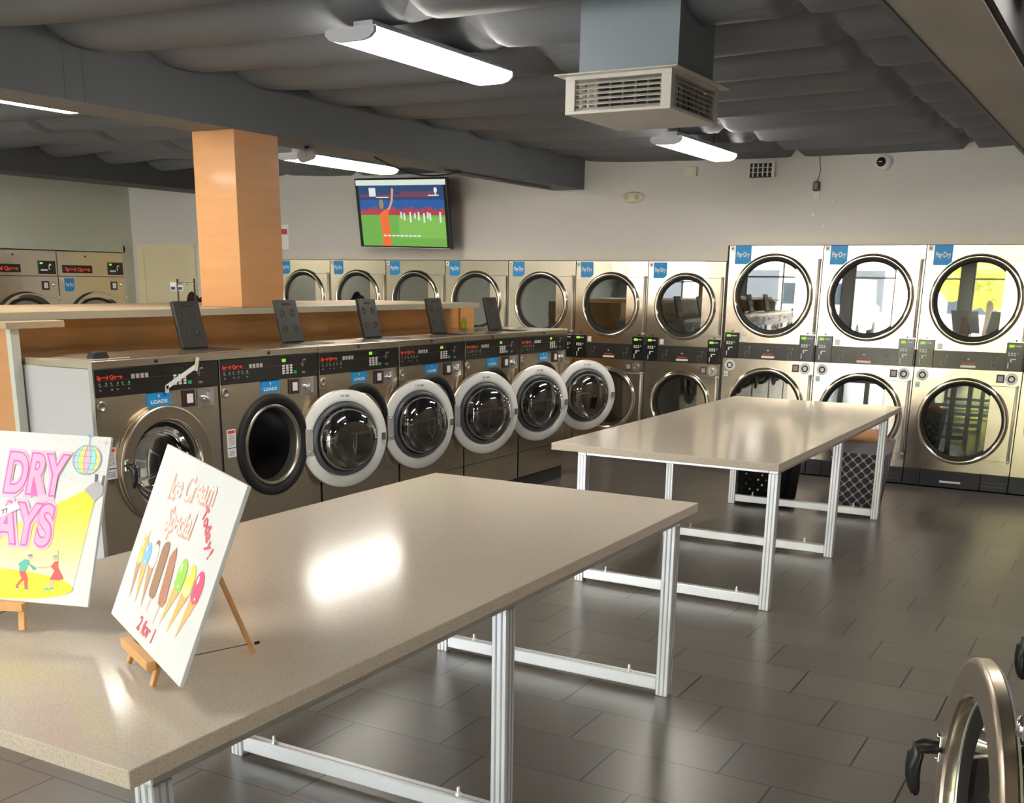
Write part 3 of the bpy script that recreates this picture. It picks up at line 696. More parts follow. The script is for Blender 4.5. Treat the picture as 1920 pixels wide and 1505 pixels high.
def cone(nm, tip, l, r, top, cc, cm, second=None):
    mats_ = [cm, cc, mat('art_highlight', (.92, .93, .90), .5), second or cc]
    cx_, wz = (l[0]+r[0])/2, (r[0]-l[0])/2; h_ = top[1]-l[1]
    art(b2, nm, [('p', 0, [tip, (r[0], r[1]), (l[0], l[1])]), ('e', 1, (cx_, l[1]+h_*.48, wz*1.15, h_*.55)), ('e', 3, (cx_, l[1]+h_*.18, wz*1.1, h_*.22)), ('e', 2, (cx_-wz*.4, l[1]+h_*.70, wz*.22, h_*.14)), ('e', 2, (cx_+wz*.2, l[1]+h_*.12, wz*.16, h_*.05))], mats_)
Yl, Bl, Gr, Pk = mat('art_yellow', (.85, .78, .12), .5), mat('art_blue', (.22, .52, .88), .5), mat('art_green', (.32, .65, .10), .5), mat('art_pink', (.88, .10, .22), .5)
cone('cone_picture', (-.184, .068), (-.215, .156), (-.184, .158), (-.205, .222), mat('art_caramel', (.78, .55, .16), .5), WAF2, Yl)
art(b2, 'wafer_picture', [('p', 0, [(-.200, .205), (-.180, .195), (-.189, .244)])], [WAF])
cone('cone_picture', (-.136, .068), (-.182, .163), (-.140, .162), (-.165, .214), Bl, WAF)
cone('cone_picture', (-.090, .070), (-.130, .168), (-.092, .170), (-.118, .222), CREAMP, WAF2)
art(b2, 'wafer_picture', [('e', 0, (-.112, .216, .014, .018))], [mat('art_choc', (.30, .15, .09), .5)])
CH, CH2, STK = mat('art_choc_milk', (.33, .19, .13), .5), mat('art_choc_red', (.45, .20, .14), .5), mat('art_stick', (.72, .62, .44), .5)
art(b2, 'ice_bar_picture', [('p', 1, [(-.052, .072), (-.045, .072), (-.043, .12), (-.050, .12)]), ('p', 0, [(-.070, .118), (-.062, .108), (-.032, .108), (-.023, .118), (-.028, .225), (-.036, .244), (-.052, .246), (-.070, .236), (-.076, .222)])], [CH, STK])
art(b2, 'ice_bar_picture', [('p', 1, [(.012, .064), (.019, .064), (.025, .12), (.018, .12)]), ('p', 0, [(.001, .123), (.010, .108), (.040, .108), (.052, .123), (.034, .205), (.026, .212), (.028, .224), (.012, .246), (-.004, .232), (-.013, .215)])], [CH2, STK])
cone('cone_picture', (.055, .073), (.066, .166), (.112, .168), (.083, .236), Gr, WAF)
cone('cone_picture', (.110, .070), (.122, .168), (.168, .172), (.132, .236), Yl, WAF, mat('art_lemon', (.90, .86, .30), .5))
cone('cone_picture', (.168, .074), (.178, .168), (.224, .174), (.190, .236), Pk, WAF)

P1 = (-2.504, 1.676, .942)
b1 = board('white poster with pink DRY lettering and yellow spotlight on the left easel', P1, 20.937, 22.165, -1.366, .55, .445)
easel('wooden easel under the pink and yellow poster at the left edge', P1, 20.937, 22.165)
YE, YE2, YEL3 = mat('poster_yellow', (.90, .83, .03), .5), mat('poster_pale_yellow', (.92, .88, .45), .5), mat('poster_floor_yellow', (.86, .80, .03), .5)
# light beam printed on the poster, fading downwards in bands
def lerp(a, b, t): return (a[0]+(b[0]-a[0])*t, a[1]+(b[1]-a[1])*t)
A, B, Cc, Dd = (.221, .300), (.252, .275), (.227, .050), (-.230, .050)
bands = []; bm_ = []
for k in range(12):
    t0, t1 = k/12, (k+1)/12; bands.append(('p', k, [lerp(A, Dd, t0), lerp(B, Cc, t0), lerp(B, Cc, t1), lerp(A, Dd, t1)]))
    f = k/11; bm_.append(mat('beam_print_%d' % k, (.88, .80+.06*f, .04+.62*f**1.6), .5))
m = MB()
for _, mi, a in bands: m.poly(a, -.0008, mi)
m.build('printed_beam', bm_, b1, recalc=False)
art(b1, 'printed_stage', [('e', 0, (.0, .043, .227, .039))], [YEL3], -.0014)
LG = mat('poster_grey', (.42, .42, .46), .5); DG = mat('poster_dark', (.10, .10, .14), .5)
art(b1, 'printed_spotlight', [('p', 1, [(.246, .320), (.252, .320), (.252, .345), (.244, .345)]), ('p', 1, [(.264, .305), (.270, .305), (.272, .343), (.266, .343)]), ('p', 0, [(.221, .302), (.252, .274), (.262, .284), (.272, .292), (.272, .312), (.256, .328), (.236, .318)])], [LG, DG], -.0016)
PKG, PKF, PKO = mat('neon_glow_pink', (.93, .52, .72), .5), mat('neon_fill_pink', (.92, .42, .68), .5), mat('neon_outline', (.82, .16, .48), .5)
for tx, xa, z, wd in (('DRY', -.003, .285, .170), ('AYS', -.020, .152, .165)):
    for nm, mt, bo, yy, dw in (('letter_glow', PKG, .10, -.0020, .016), ('letter_outline', PKO, .055, -.0026, .008), ('letters', PKF, .022, -.0032, 0)):
        text_part(nm, tx, xa+wd/2, z, yy, .102, mt, b1, width=wd+dw, shear=.06, bold=bo)
# mirror ball
shp = []; bmats = [mat('ball_pink', (.88, .45, .62), .5), mat('ball_teal', (.35, .75, .78), .5), mat('ball_yellow', (.90, .80, .20), .5), mat('ball_line', (.20, .42, .55), .5)]
cxb, czb, rb = .216, .381, .040; m = MB()
N = 7
def xs_(k, th): return cxb+rb*math.sin(PI*(k/N-.5))*math.cos(th)
for k in range(N):
    pl = [(xs_(k, PI*(j/12-.5)), czb+rb*math.sin(PI*(j/12-.5))) for j in range(13)]; pr = [(xs_(k+1, PI*(j/12-.5)), czb+rb*math.sin(PI*(j/12-.5))) for j in range(12, -1, -1)]
    for j in range(12):
        a, b = pl[j], pl[j+1]; c, d = pr[11-j], pr[12-j]
        vs_ = [a, d, c, b]
        if j == 0: vs_ = [a, c, b]
        if j == 11: vs_ = [a, d, b]
        m.poly(vs_, -.0012, (0, 1, 2)[k % 3] if k != 3 else 0)
for j in range(1, 7):
    z = czb+rb*math.sin(PI*(j/7-.5)); hw = rb*math.cos(PI*(j/7-.5)); m.poly([(cxb-hw, z-.0006), (cxb+hw, z-.0006), (cxb+hw, z+.0006), (cxb-hw, z+.0006)], -.0018, 3)
for k in range(N+1):
    for j in range(12):
        t0, t1 = PI*(j/12-.5), PI*((j+1)/12-.5); a, b = (xs_(k, t0), czb+rb*math.sin(t0)), (xs_(k, t1), czb+rb*math.sin(t1))
        m.poly([(a[0]-.0006, a[1]), (a[0]+.0006, a[1]), (b[0]+.0006, b[1]), (b[0]-.0006, b[1])], -.0018, 3)
m.poly([(cxb-.001, czb+rb), (cxb+.001, czb+rb), (cxb+.001, czb+rb+.024), (cxb-.001, czb+rb+.024)], -.0014, 3); m.disc(cxb, czb+rb+.024, .008, -.0015, 3, rz=.004)
m.build('printed_mirror_ball', bmats, b1, recalc=False)
m = MB()
for (x, z, s, mi) in ((.262, .428, .010, 0), (.160, .340, .007, 1), (.244, .432, .004, 0), (.178, .328, .004, 0)): m.poly([(x-s, z), (x-s*.2, z-s*.2), (x, z-s), (x+s*.2, z-s*.2), (x+s, z), (x+s*.2, z+s*.2), (x, z+s), (x-s*.2, z+s*.2)], -.0012, mi)
m.build('printed_stars', [bmats[0], bmats[1]], b1, recalc=False)
SK, TE, RD, HR = mat('print_skin', (.80, .50, .40), .5), mat('print_teal', (.10, .50, .38), .5), mat('print_red', (.82, .10, .10), .5), mat('print_hair', (.25, .22, .40), .5)
m = MB()
m.disc(.098, .116, .006, -.0022, 0); m.poly([(.090, .118), (.104, .118), (.102, .124), (.092, .123)], -.0024, 3)
m.poly([(.066, .096), (.084, .110), (.096, .108), (.098, .096), (.112, .082), (.120, .086), (.118, .090), (.106, .092), (.096, .100), (.090, .078), (.072, .078), (.072, .090)], -.0020, 1)
m.poly([(.072, .078), (.090, .078), (.100, .060), (.102, .036), (.094, .036), (.090, .056), (.082, .048), (.074, .036), (.068, .038), (.082, .060)], -.0021, 2)
m.poly([(.070, .033), (.080, .033), (.078, .037), (.070, .037)], -.0022, 3); m.poly([(.094, .032), (.108, .033), (.104, .037), (.094, .037)], -.0022, 3)
m.build('printed_dancing_man', [SK, TE, RD, HR], b1, recalc=False)
m = MB()
m.disc(.167, .118, .006, -.0022, 0); m.poly([(.161, .120), (.173, .120), (.172, .127), (.162, .126)], -.0024, 1)
m.poly([(.158, .096), (.168, .110), (.177, .112), (.178, .096), (.198, .068), (.186, .062), (.160, .062), (.170, .086)], -.0020, 2)
m.poly([(.176, .110), (.173, .140), (.170, .140), (.172, .110)], -.0021, 0); m.poly([(.120, .088), (.158, .094), (.158, .098), (.120, .091)], -.0021, 0)
m.poly([(.168, .062), (.174, .062), (.170, .040), (.165, .040)], -.0021, 0); m.poly([(.162, .062), (.167, .062), (.168, .050), (.156, .038), (.152, .040), (.163, .050)], -.00212, 0)
m.poly([(.148, .033), (.162, .036), (.158, .041), (.148, .037)], -.0022, 1); m.poly([(.163, .034), (.176, .040), (.172, .044), (.163, .040)], -.0022, 1)
m.build('printed_dancing_woman', [SK, TE, RD, HR], b1, recalc=False)
m = MB(); m.poly([(-.030, .205), (-.001, .213), (.051, .241), (.039, .259), (-.030, .222)], -.0044, 0); tp = m.build('tape_strip', STW, b1, recalc=False)
text_part('tape_number', '77', .012, .224, -.0050, .013, DG, b1, bold=.02, rot=R(22))

# ------------------------------------------------------------------ baskets under the far table
def tub(m, cx, cy, z0, z1, hw0, hd0, hw1, hd1, mi=0, r=.04, n=6, floor_=True):
    def ring(hw, hd, z):
        pts = []
        for sx, sy, a0 in ((1, 1, 0), (-1, 1, PI/2), (-1, -1, PI), (1, -1, 1.5*PI)):
            for k in range(n+1):
                a = a0+PI/2*k/n; pts.append(m.bm.verts.new((cx+sx*(hw-r)+r*math.cos(a), cy+sy*(hd-r)+r*math.sin(a), z)))
        return pts
    A, B = ring(hw0, hd0, z0), ring(hw1, hd1, z1); N_ = len(A)
    for i in range(N_):
        f = m.bm.faces.new((A[i], A[(i+1) % N_], B[(i+1) % N_], B[i])); f.material_index = mi; f.smooth = True
    if floor_: f = m.bm.faces.new(A[::-1]); f.material_index = mi
    return A, B
def lattice_mat():
    m = bpy.data.materials.new('lattice_fabric'); m.use_nodes = True; n = m.node_tree; b = n.nodes['Principled BSDF']; L = n.links.new
    tc = n.nodes.new('ShaderNodeTexCoord'); sp = n.nodes.new('ShaderNodeSeparateXYZ'); L(tc.outputs['Object'], sp.inputs[0])
    def mth(op, a, bb=None):
        k = n.nodes.new('ShaderNodeMath'); k.operation = op
        for i, v in enumerate((a, bb)):
            if v is None: continue
            if isinstance(v, (int, float)): k.inputs[i].default_value = v
            else: L(v, k.inputs[i])
        return k.outputs[0]
    hx = mth('ADD', sp.outputs[0], sp.outputs[1]); s = 2*PI/.082
    v = mth('ADD', mth('COSINE', mth('MULTIPLY', hx, s)), mth('COSINE', mth('MULTIPLY', sp.outputs[2], s)))
    ln = mth('LESS_THAN', mth('ABSOLUTE', v), .30)
    mx = n.nodes.new('ShaderNodeMix'); mx.data_type = 'RGBA'; L(ln, mx.inputs[0]); mx.inputs[6].default_value = (.085, .078, .088, 1); mx.inputs[7].default_value = (.72, .70, .76, 1)
    L(mx.outputs[2], b.inputs['Base Color']); b.inputs['Roughness'].default_value = .8; return m
hp = thing('laundry_hamper', 'fabric hamper with white lattice pattern under the far table', 'hamper', (-1.86, 9.00, 0))
m = MB(); tub(m, 0, 0, .008, .46, .165, .145, .215, .18); m.build('patterned_body', lattice_mat(), hp)
m = MB(); tub(m, 0, 0, .461, .555, .2155, .1805, .225, .19, floor_=False); tub(m, 0, 0, .462, .552, .205, .17, .215, .18, floor_=False); m.build('grey_band', mat('band_lavender', (.42, .39, .44), .85), hp)
m = MB()
pr_ = [(0, .50)]; tub(m, 0, 0, .54, .63, .205, .17, .12, .10, r=.08); m.bm.faces.new(m.bm.verts[-28:])
clo = m.build('folded_laundry', mat('peach_cloth', (.62, .33, .18), .9)); clo.location = (-1.86, 9.00, 0); tag(clo, 'peach brown cloth heaped in the lattice hamper', 'laundry')
bk = thing('laundry_basket', 'black perforated plastic laundry basket under the far table', 'basket', (-2.60, 8.93, 0))
m = MB(); tub(m, 0, 0, .006, .50, .215, .165, .25, .20); m.build('basket_body', MATBLK, bk)
m = MB()
cols = [(.6, .62, .6), (.12, .25, .6), (.55, .6, .2), (.7, .7, .68)]
dots = []
for i in range(10):
    for j in range(9):
        if (i+j) % 2: continue
        x = -.16+.034*i; z = .10+.042*j; y = -.1655-.035*(z/.5)
        m.disc(x, z, .009, y-.001, random.choice((0, 0, 1, 3, 2)) if random.random() > .35 else 4, 10)
m.build('perforations', [mat('see_%d' % i, c, .8) for i, c in enumerate(cols)]+[mat('see_dark', (.03, .03, .035), .8)], bk, recalc=False)
m = MB(); tub(m, 0, 0, .50, .525, .258, .208, .262, .212, floor_=False); tub(m, 0, 0, .50, .525, .245, .195, .245, .195, floor_=False); m.build('rim', BLACK, bk)

# ------------------------------------------------------------------ lamps
def lamp(label, x, y0, y1, z, w_=.26, lit=True):
    t = thing('ceiling_light', label, 'ceiling light', (x, (y0+y1)/2, z), 0, 'strip lights under the blanket ceiling'); L = (y1-y0)/2
    prof = [(-w_/2, .052), (-w_/2, .030), (-w_/2*.82, .010), (-w_/2*.5, 0), (w_/2*.5, 0), (w_/2*.82, .010), (w_/2, .030), (w_/2, .052)]
    m = MB(); m.prism(prof, -L+.02, L-.02); m.build('diffuser', LAMPM if lit else DIFF, t)
    for s in (-1, 1):
        m = MB(); a = s*(L-.02); m.prism([(p[0]*1.02, p[1]) for p in prof], a, a+s*.02); m.build('end_cap', LAMPC, t)
    m = MB(); m.box(-w_/2, w_/2, -L+.021, L-.021, .0521, .060); m.box(-w_/2*.4, w_/2*.4, -L+.10, L-.10, .060, .10); m.build('housing', LAMPC, t)
    m = MB()
    for s in (-1, 1): m.tube([(0, s*L*.6, .10), (0, s*L*.6, 2.99-z)], .004, 6)
    m.build('hanger', BLACK, t)
    return t
lamp('strip light nearest the camera, left of the air diffuser', -3.17, 4.10, 5.31, 2.745)
lamp('strip light in front of the back wall, right of the main beam', -3.22, 7.85, 9.10, 2.720, .24)
lamp('strip light cut off by the left edge of the photo', -5.665, 3.50, 4.72, 2.672, .25)
lamp('strip light just above the television, partly behind the beam', -6.42, 7.45, 8.85, 2.700)
lk = lamp('small piece of strip light in the upper right corner', .13, 4.09, 5.29, 2.745, .22); lk.rotation_euler = (0, 0, PI/2)
for txt, lx_, ly_ in (('over the nearest table', -3.17, .2), ('near the shop front', -3.17, -3.0), ('over the left aisle', -6.17, .2), ('by the left shop windows', -6.17, -3.0),
                      ('in the far left bay', -8.9, .6), ('in the far left bay beside the wide dryers', -8.9, 3.8), ('close to the left wall', -10.9, 5.9)):
    lamp('added fill strip light out of view '+txt, lx_, ly_, ly_+1.2, 2.745)  # unseen fixtures added to even out the room's brightness
for ly_ in (.3, 7.4): lamp('added fill strip light out of view in the right bay %s' % ('behind the camera' if ly_ < 1 else 'toward the dryers'), .45, ly_, ly_+1.2, 2.745)  # two more unseen fixtures, added as fill

# ------------------------------------------------------------------ air diffuser
hv = thing('air_diffuser', 'white louvred air diffuser box hanging from a grey duct', 'air diffuser', (-2.135, 4.925, 2.47))
m = MB(); m.box(-.235, .235, -.195, .24, .161, .50); m.build('duct', DUCT, hv)
hx, hy = .250, .295
m = MB()
for sx in (-1, 1):
    for sy in (-1, 1): m.box(min(sx*hx, sx*(hx-.045)), max(sx*hx, sx*(hx-.045)), min(sy*hy, sy*(hy-.045)), max(sy*hy, sy*(hy-.045)), .0125, .1395)
m.box(-hx, hx, -hy, hy, .140, .156)
for s in (-1, 1): m.box(-hx, hx, min(s*hy, s*(hy-.012)), max(s*hy, s*(hy-.012)), 0, .012); m.box(min(s*hx, s*(hx-.012)), max(s*hx, s*(hx-.012)), -hy+.0121, hy-.0121, 0, .012)
m.build('frame', DIFF, hv)
m = MB(); m.bbox(-hx-.04, hx+.04, -hy-.04, hy+.04, .1565, .1625, .002); m.build('top_flange', DIFF, hv)
m = MB()
P0 = [(-hx, -hy, 0), (hx, -hy, 0), (hx, hy, 0), (-hx, hy, 0)]
for i in range(4): m.quad([P0[i], P0[(i+1) % 4], (0, 0, -.012)])
m.build('bottom_pan', DIFF, hv)
m = MB()
for k in range(6):
    z = .022+.021*k
    for s in (-1, 1):
        mt = Matrix.Translation((0, s*(hy-.020), z)) @ Matrix.Rotation(s*R(-30), 4, 'X'); m.box(-hx+.045, hx-.045, -.012, .012, -.0012, .0012, 0, mt)
        mt = Matrix.Translation((s*(hx-.020), 0, z)) @ Matrix.Rotation(s*R(30), 4, 'Y'); m.box(-.012, .012, -hy+.045, hy-.045, -.0012, .0012, 0, mt)
m.build('louvres', DIFF, hv)
m = MB()
for s in (-1, 1):
    for k in range(7):
        x = -hx+.07+.06*k; m.box(x, x+.002, min(s*(hy-.05), s*(hy-.07)), max(s*(hy-.05), s*(hy-.07)), .012, .14)
    for k in range(8):
        y = -hy+.07+.065*k; m.box(min(s*(hx-.05), s*(hx-.07)), max(s*(hx-.05), s*(hx-.07)), y, y+.002, .012, .14)
m.build('rear_vanes', DIFF, hv)
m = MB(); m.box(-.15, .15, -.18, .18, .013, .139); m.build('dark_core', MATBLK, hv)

# ------------------------------------------------------------------ television
TVc = Vector((-7.08, 10.0, 2.425))
tv = thing('television', 'flat television on the back wall showing a football match', 'television', (-7.08, Y1, 2.03))
tw, th = 1.215, .715
def tvpart(m, name, mats_, parent, tilt=R(9)):
    o = m.build(name, mats_, parent, recalc=False)
    if parent is tv: o.location = (0, -.30, .395); o.rotation_euler = (tilt, R(1.2), R(-2))
    return o
m = MB(); m.bbox(-tw/2, tw/2, 0, .05, -th/2, th/2, .006); scr = tvpart(m, 'housing', mat('tv_black', (.006, .006, .007), .25), tv)
def em(name, c, s=.19): return mat(name, tuple(x*.04 for x in c), .30, emit=c, estr=s)
sw, sh = tw/2-.045, th/2-.022
m = MB(); E = [em('scr_grass', (.16, .42, .07)), em('scr_grass_lit', (.22, .50, .09)), em('scr_stand', (.02, .06, .17)), em('scr_stand_blue', (.02, .10, .35)), em('scr_red', (.42, .05, .07)),
               em('scr_maroon', (.16, .05, .10)), em('scr_shirt', (.85, .16, .04)), em('scr_skin', (.70, .35, .20)), em('scr_hair', (.33, .24, .13)), em('scr_white', (.75, .80, .78)), em('scr_strip', (.70, .78, .70))]
def sq(x0, x1, z0, z1, mi, k): m.poly([(x0, z0), (x1, z0), (x1, z1), (x0, z1)], -.0006-.0003*k, mi)
zp = -.015
sq(-sw, sw, -sh, zp, 0, 0); sq(-sw*.1, sw, -sh*.75, zp-.02, 1, 1); sq(-sw, sw, zp, zp+.045, 4, 0); sq(-sw, sw, zp+.045, .14, 3, 0); sq(-sw, sw, .14, .285, 2, 0); sq(-sw+.02, sw-.12, .165, .195, 5, 1); sq(.0, .45, .19, .225, 5, 2)
sq(-sw-.03, sw+.03, .287, sh+.006, 10, 3)
for i in range(14): m.disc(-sw+.06+i*.079, zp+.045, .022+.01*(i % 3), -.0015, 4, 10)
for i, x in enumerate((-.02, .02, .10, .16, .21, .28, .33, .36, .49)): sq(x, x+.022, zp-.035-.02*(i % 3), zp+.03-.01*(i % 2), 9, 4)
sq(-.42, -.33, .175, .262, 9, 4); sq(-.33, -.16, .160, .170, 9, 4); sq(.36, .50, .178, .190, 9, 4); m.disc(.46, .235, .022, -.0022, 9, 14, rz=.03)
sq(.452, .468, .19, .21, 9, 5)
m.poly([(-.29, -sh), (-.17, -sh), (-.175, -.16), (-.185, -.02), (-.165, .035), (-.175, .055), (-.235, .035), (-.295, .0), (-.30, -.10), (-.285, -.20)], -.0028, 6)
m.disc(-.265, .095, .032, -.0031, 8, 16, rz=.052)
m.poly([(-.185, .045), (-.155, .04), (-.105, .13), (-.095, .20), (-.085, .24), (-.100, .262), (-.118, .25), (-.122, .20), (-.135, .13), (-.165, .07)], -.0033, 7)
for i in range(9): sq(-.27+.057*i, -.27+.057*i+.044, -.235, -.220, 9, 12)
m.build('screen_picture', E, scr, recalc=False)
m = MB(); m.bbox(-tw/2+.01, tw/2-.01, -.004, .0, -th/2+.002, -th/2+.010, .001); m.build('lower_bezel', CHROME, scr, recalc=False)
m = MB(); m.box(-.18, .18, -.035, -.002, .30, .52); m.box(-.04, .04, -.22, -.035, .36, .44); m.build('wall_bracket', BLACK, tv)

# ------------------------------------------------------------------ small things on the back wall
def on_wall(name, mb, mats_, label, cat, x, z):
    o = mb.build(name, mats_); o.location = (x, Y1, z); return tag(o, label, cat)
m = MB(); m.bbox(-.065, .065, -.035, -.001, -.043, .043, .006); on_wall('junction_box', m, IVORY, 'small ivory box on the back wall near the ceiling strip light', 'box', -3.95, 2.768)
vt = thing('wall_vent', 'square grille on the back wall tucked under the ceiling blankets', 'vent', (-3.255, Y1, 2.755))
m = MB(); m.box(-.11, .11, -.03, -.001, -.06, .06); m.build('vent_core', MATBLK, vt)
m = MB(); m.box(-.12, .12, -.045, -.001, .06, .07); m.box(-.12, -.11, -.045, -.001, -.06, .06); m.box(.095, .12, -.045, -.001, -.06, .06)
for i in range(4): m.box(-.085+.045*i, -.073+.045*i, -.042, -.031, -.055, .055)
for j in range(2): m.box(-.11, .095, -.041, -.0315, -.02+.04*j, -.014+.04*j)
m.build('vent_grille', DIFF, vt)
pg = thing('plug_in_unit', 'dark plug-in power unit with wire on a white wall outlet', 'power adapter', (-2.748, Y1, 2.50))
m = MB(); m.bbox(-.034, .034, -.008, -.001, -.005, .062, .003); m.build('outlet_plate', IVORY, pg)
m = MB(); m.bbox(-.030, .030, -.045, -.001, .064, .145, .014); m.build('adapter', mat('adapter_dark', (.07, .055, .06), .4), pg)
m = MB(); m.tube([(0, -.02, .145), (.015, -.012, .20), (.022, -.010, .25), (.010, -.008, .30), (.0, -.006, .40)], .003, 6); m.build('wire', mat('wire_grey', (.25, .23, .22), .6), pg)
cm = thing('security_camera', 'white dome camera with a black eye high on the back wall', 'camera', (-2.19, Y1, 2.785))
m = MB(); m.lathe([(0, -.045), (.050, -.042), (.066, -.022), (.068, -.001)], .01, 0, 28); m.build('dome_base', WHITE, cm)
m = MB(); m.lathe([(0, -.078), (.020, -.074), (.036, -.058), (.040, -.040)], -.008, .002, 22); m.box(-.022, .006, -.081, -.078, -.003, .004, 1); m.build('lens', [MATBLK, STW], cm)
sm = thing('smoke_alarm', 'oval ivory alarm unit on the back wall right of the main beam', 'alarm', (-4.535, Y1, 2.55))
m = MB(); m.lathe([(0, -.05), (.035, -.048), (.050, -.040), (.060, -.001)], 0, 0, 28); o = m.build('alarm_body', IVORY, sm); o.scale = (2.1, 1, .92)
m = MB()
for s in (-1, 1): m.lathe([(0, -.064), (.018, -.060), (.024, -.046)], s*.055, 0, 18)
m.build('sounder', mat('ivory_dark', (.55, .48, .34), .4), sm)
m = MB(); m.box(-.10, .10, -.004, -.001, -.14, .14, 0); m.box(-.08, .08, -.0052, -.004, .03, .09, 1)
on_wall('wall_notice', m, [STW, mat('notice_red', (.6, .05, .05), .5)], 'white and red notice on the back wall showing past the wood column', 'notice', -9.02, 2.21)
for (x, z, s) in ((-2.765, 2.36, .014), (-2.60, 2.475, .007), (-2.635, 2.465, .006), (-2.66, 2.265, .008)): pass
m = MB()
for (x, z, s) in ((-2.765, 2.365, .014), (-2.60, 2.475, .008), (-2.635, 2.465, .006), (-2.66, 2.265, .009)): m.disc(x, z, s, Y1-.0015, 0, 10)
wp = m.build('wall_patch', mat('plaster_spot', (.85, .80, .62), .8), recalc=False); tag(wp, 'pale plaster spots on the back wall below the outlet', 'plaster spots', kind='stuff')

# spotlight and cable under the beam
sl_ = thing('beam_spotlight', 'small white cylinder spotlight under the main beam beside the column', 'spotlight', (-5.25, 6.28, 2.637))
m = MB(); m.tube([(0, -.05, -.075), (0, .05, -.045)], .042, 18); m.build('lamp_head', mat('spot_white', (.5, .5, .52), .4), sl_)
m = MB(); m.tube([(0, 0, -.03), (0, .0, -.001)], .012, 10); m.tube([(.0, .035, -.02), (.03, .06, -.045)], .010, 8); m.build('bracket', MATBLK, sl_)
m = MB(); pts = [(-5.2, 7.0+1.2*t, 2.63-.075*math.sin(PI*t)) for t in [i/12 for i in range(13)]]; m.tube(pts, .007, 8)
tag(m.build('hanging_cable', MATBLK), 'black cable drooping below the main beam above the television', 'cable')

# ------------------------------------------------------------------ laundry cart behind the counter
lc = thing('laundry_cart', 'wheeled laundry cart with chrome hanging rail behind the counter', 'cart', (-8.78, 8.5, 0))
m = MB()
for x, z1 in ((-.12, 1.72), (.12, 1.725)): m.tube([(x, 0, .12), (x, 0, z1)], .010, 10)
m.tube([(-.12, 0, 1.675), (.12, 0, 1.675)], .009, 10); m.tube([(-.12, 0, .55), (.12, 0, .55)], .009, 10); m.build('rail_frame', CHROME, lc)
m = MB(); tub(m, 0, -.30, .20, .62, .24, .28, .29, .33); m.build('basket', CHROME, lc)
for sx in (-1, 1):
    for sy in (-.52, -.08):
        m = MB(); mt_ = []; m.lathe([(0, sy-.012), (.045, sy-.012), (.05, sy), (.045, sy+.012), (0, sy+.012)], sx*.17, .052, 18); m.tube([(sx*.17, sy, .10), (sx*.17, sy, .20)], .008, 8); m.build('wheel', MATBLK, lc)
m = MB(); m.box(-.215, -.135, -.014, -.011, 1.60, 1.685, 0); m.box(-.105, -.03, -.014, -.011, 1.60, 1.655, 0); m.box(-.205, -.145, -.0155, -.014, 1.61, 1.64, 1); m.box(-.10, -.045, -.0155, -.014, 1.61, 1.64, 1); m.build('blue_tag', [STW, mat('tag_navy', (.02, .03, .25), .5)], lc)
m = MB()
bmt = bmesh.new(); bmesh.ops.create_icosphere(bmt, subdivisions=4, radius=1)
for v in bmt.verts:
    k = 1+.22*noise.noise(v.co*2.3)+.08*noise.noise(v.co*6); v.co = Vector((v.co.x*.22*k, v.co.y*.16*k, v.co.z*.42*k))
zs_ = [v.co.z for v in bmt.verts]; za_, zb_ = min(zs_), max(zs_)
for v in bmt.verts: v.co.z = .79*(v.co.z-za_)/(zb_-za_)
m.merge(bmt, smooth=True); o = m.build('dark_bundle', mat('dark_maroon_cloth', (.018, .006, .008), .9)); o.location = (-9.02, 8.86, .802); tag(o, 'dark maroon bundle piled behind the cart rail beside the column', 'bundle')
m = MB(); m.box(-.45, .45, -.3, .3, 0, .80); 
cb = thing('work_table', 'plain table carrying the dark bundle behind the counter', 'table', (-9.02, 8.86, 0))
m.bm.free(); m = MB(); m.bbox(-.35, .42, -.26, .30, .765, .80, .004); m.build('tabletop', COUNT, cb)
for sx in (-.31, .38):
    for sy in (-.22, .26): m = MB(); m.box(sx-.02, sx+.02, sy-.02, sy+.02, 0, .7645); m.build('leg', ALU, cb)
# small yellow bottle at the end of the washer tops
bo = thing('detergent_bottle', 'tiny yellow bottle standing behind the washers at the counter end', 'bottle', (-5.10, 8.10, WH+.004))
m = MB(); m.lathe([(0, 0), (.026, 0), (.028, .01), (.028, .055), (.014, .070), (.012, .078)], 0, 0, 18, axis='z'); m.build('bottle_body', mat('bottle_yellow', (.65, .72, .06), .35), bo)
m = MB(); m.lathe([(.015, .0785), (.015, .098), (0, .099)], 0, 0, 14, axis='z'); m.build('cap', IVORY, bo)

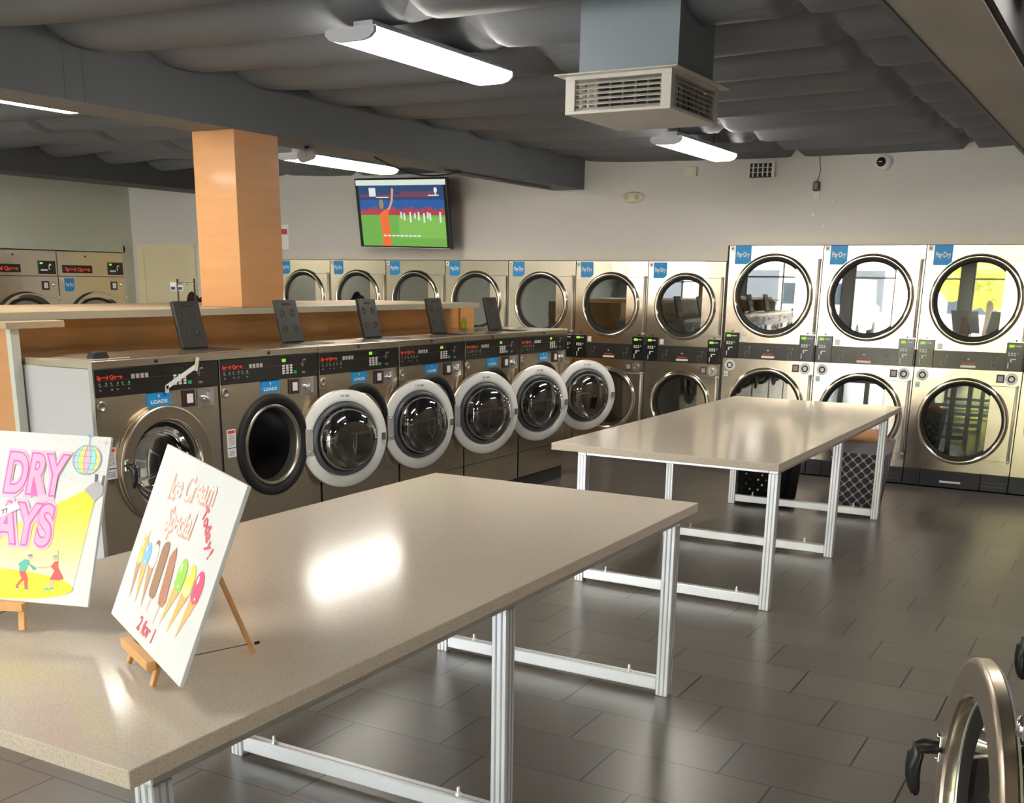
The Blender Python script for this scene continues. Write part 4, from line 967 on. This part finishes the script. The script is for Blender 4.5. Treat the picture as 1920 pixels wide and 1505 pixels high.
# ------------------------------------------------------------------ outside the shop windows (mirrored in the dryer doors)
m = MB(); m.box(-60, 40, -70, Y0-.25, -.16, -.10); struct(m.build('floor_outside', mat('sunlit_concrete', (.50, .47, .42), .9))); bpy.data.objects['floor_outside'].name = 'floor_2'
tr = thing('street_tree', 'yellow-green tree outside the shop window', 'tree', (-3.9, -14.0, -.1))
m = MB(); m.tube([(0, 0, 0), (.05, 0, 1.2), (0, .05, 2.4)], [.16, .13, .10], 12); m.build('trunk', mat('bark', (.10, .07, .05), .9), tr)
m = MB(); bmt = bmesh.new(); bmesh.ops.create_icosphere(bmt, subdivisions=5, radius=1.9)
for v in bmt.verts: v.co *= 1+.30*noise.noise(v.co*.9)+.22*noise.noise(v.co*3.1); v.co.z += 3.2
m.merge(bmt, smooth=False); m.build('foliage', mat('leaf_yellow_green', (.40, .42, .05), .8, var=(6, .5, (1, 1, 1))), tr)
vh = thing('parked_van', 'white van parked outside the shop window', 'van', (-7.9, -9.5, -.1))
m = MB(); m.prism([(-1.0, .35), (-1.0, 1.15), (-.85, 1.25), (-.80, 2.15), (.80, 2.15), (.85, 1.25), (1.0, 1.15), (1.0, .35)], -4.2, .0); m.build('body', WHITE, vh)
m = MB(); m.prism([(-.78, 1.28), (-.74, 2.0), (.74, 2.0), (.78, 1.28)], .001, .02); m.build('windscreen', mat('dark_glass', (.03, .04, .05), .1), vh)
m = MB()
for k in range(4): m.box(-.55, .55, .001, .05, .55+.12*k, .60+.12*k)
m.build('grille', mat('grille_grey', (.2, .2, .2), .4), vh)
for sx in (-1, 1):
    m = MB(); m.bbox(sx*.82-.13, sx*.82+.13, .001, .04, .75, .98, .02); m.build('headlight', CHROME, vh)
    for sy in (-.7, -3.4):
        m = MB(); mt = None; n0 = len(m.bm.verts)
        m.lathe([(0, -.11), (.30, -.11), (.33, -.06), (.33, .06), (.30, .11), (0, .11)], 0, 0, 24); o = m.build('wheel', MATBLK, vh); o.location = (sx*.90, sy, .33); o.rotation_euler = (0, 0, PI/2)
bd = thing('shop_building', 'low pale building across the street from the shop', 'building', (-8, -26, -.1))
m = MB(); m.box(-14, 14, -3, 0, 0, 5.2); m.build('wall', mat('far_stucco', (.55, .50, .44), .9), bd)
m = MB(); m.box(-14.3, 14.3, -3.3, .3, 5.2, 5.6); m.build('roof', mat('far_roof', (.30, .12, .08), .8), bd)
for k in range(6):
    m = MB(); m.box(-12.5+4.4*k, -10+4.4*k, .001, .03, .6, 2.8); m.build('window', mat('dark_glass', (.03, .04, .05), .1), bd)
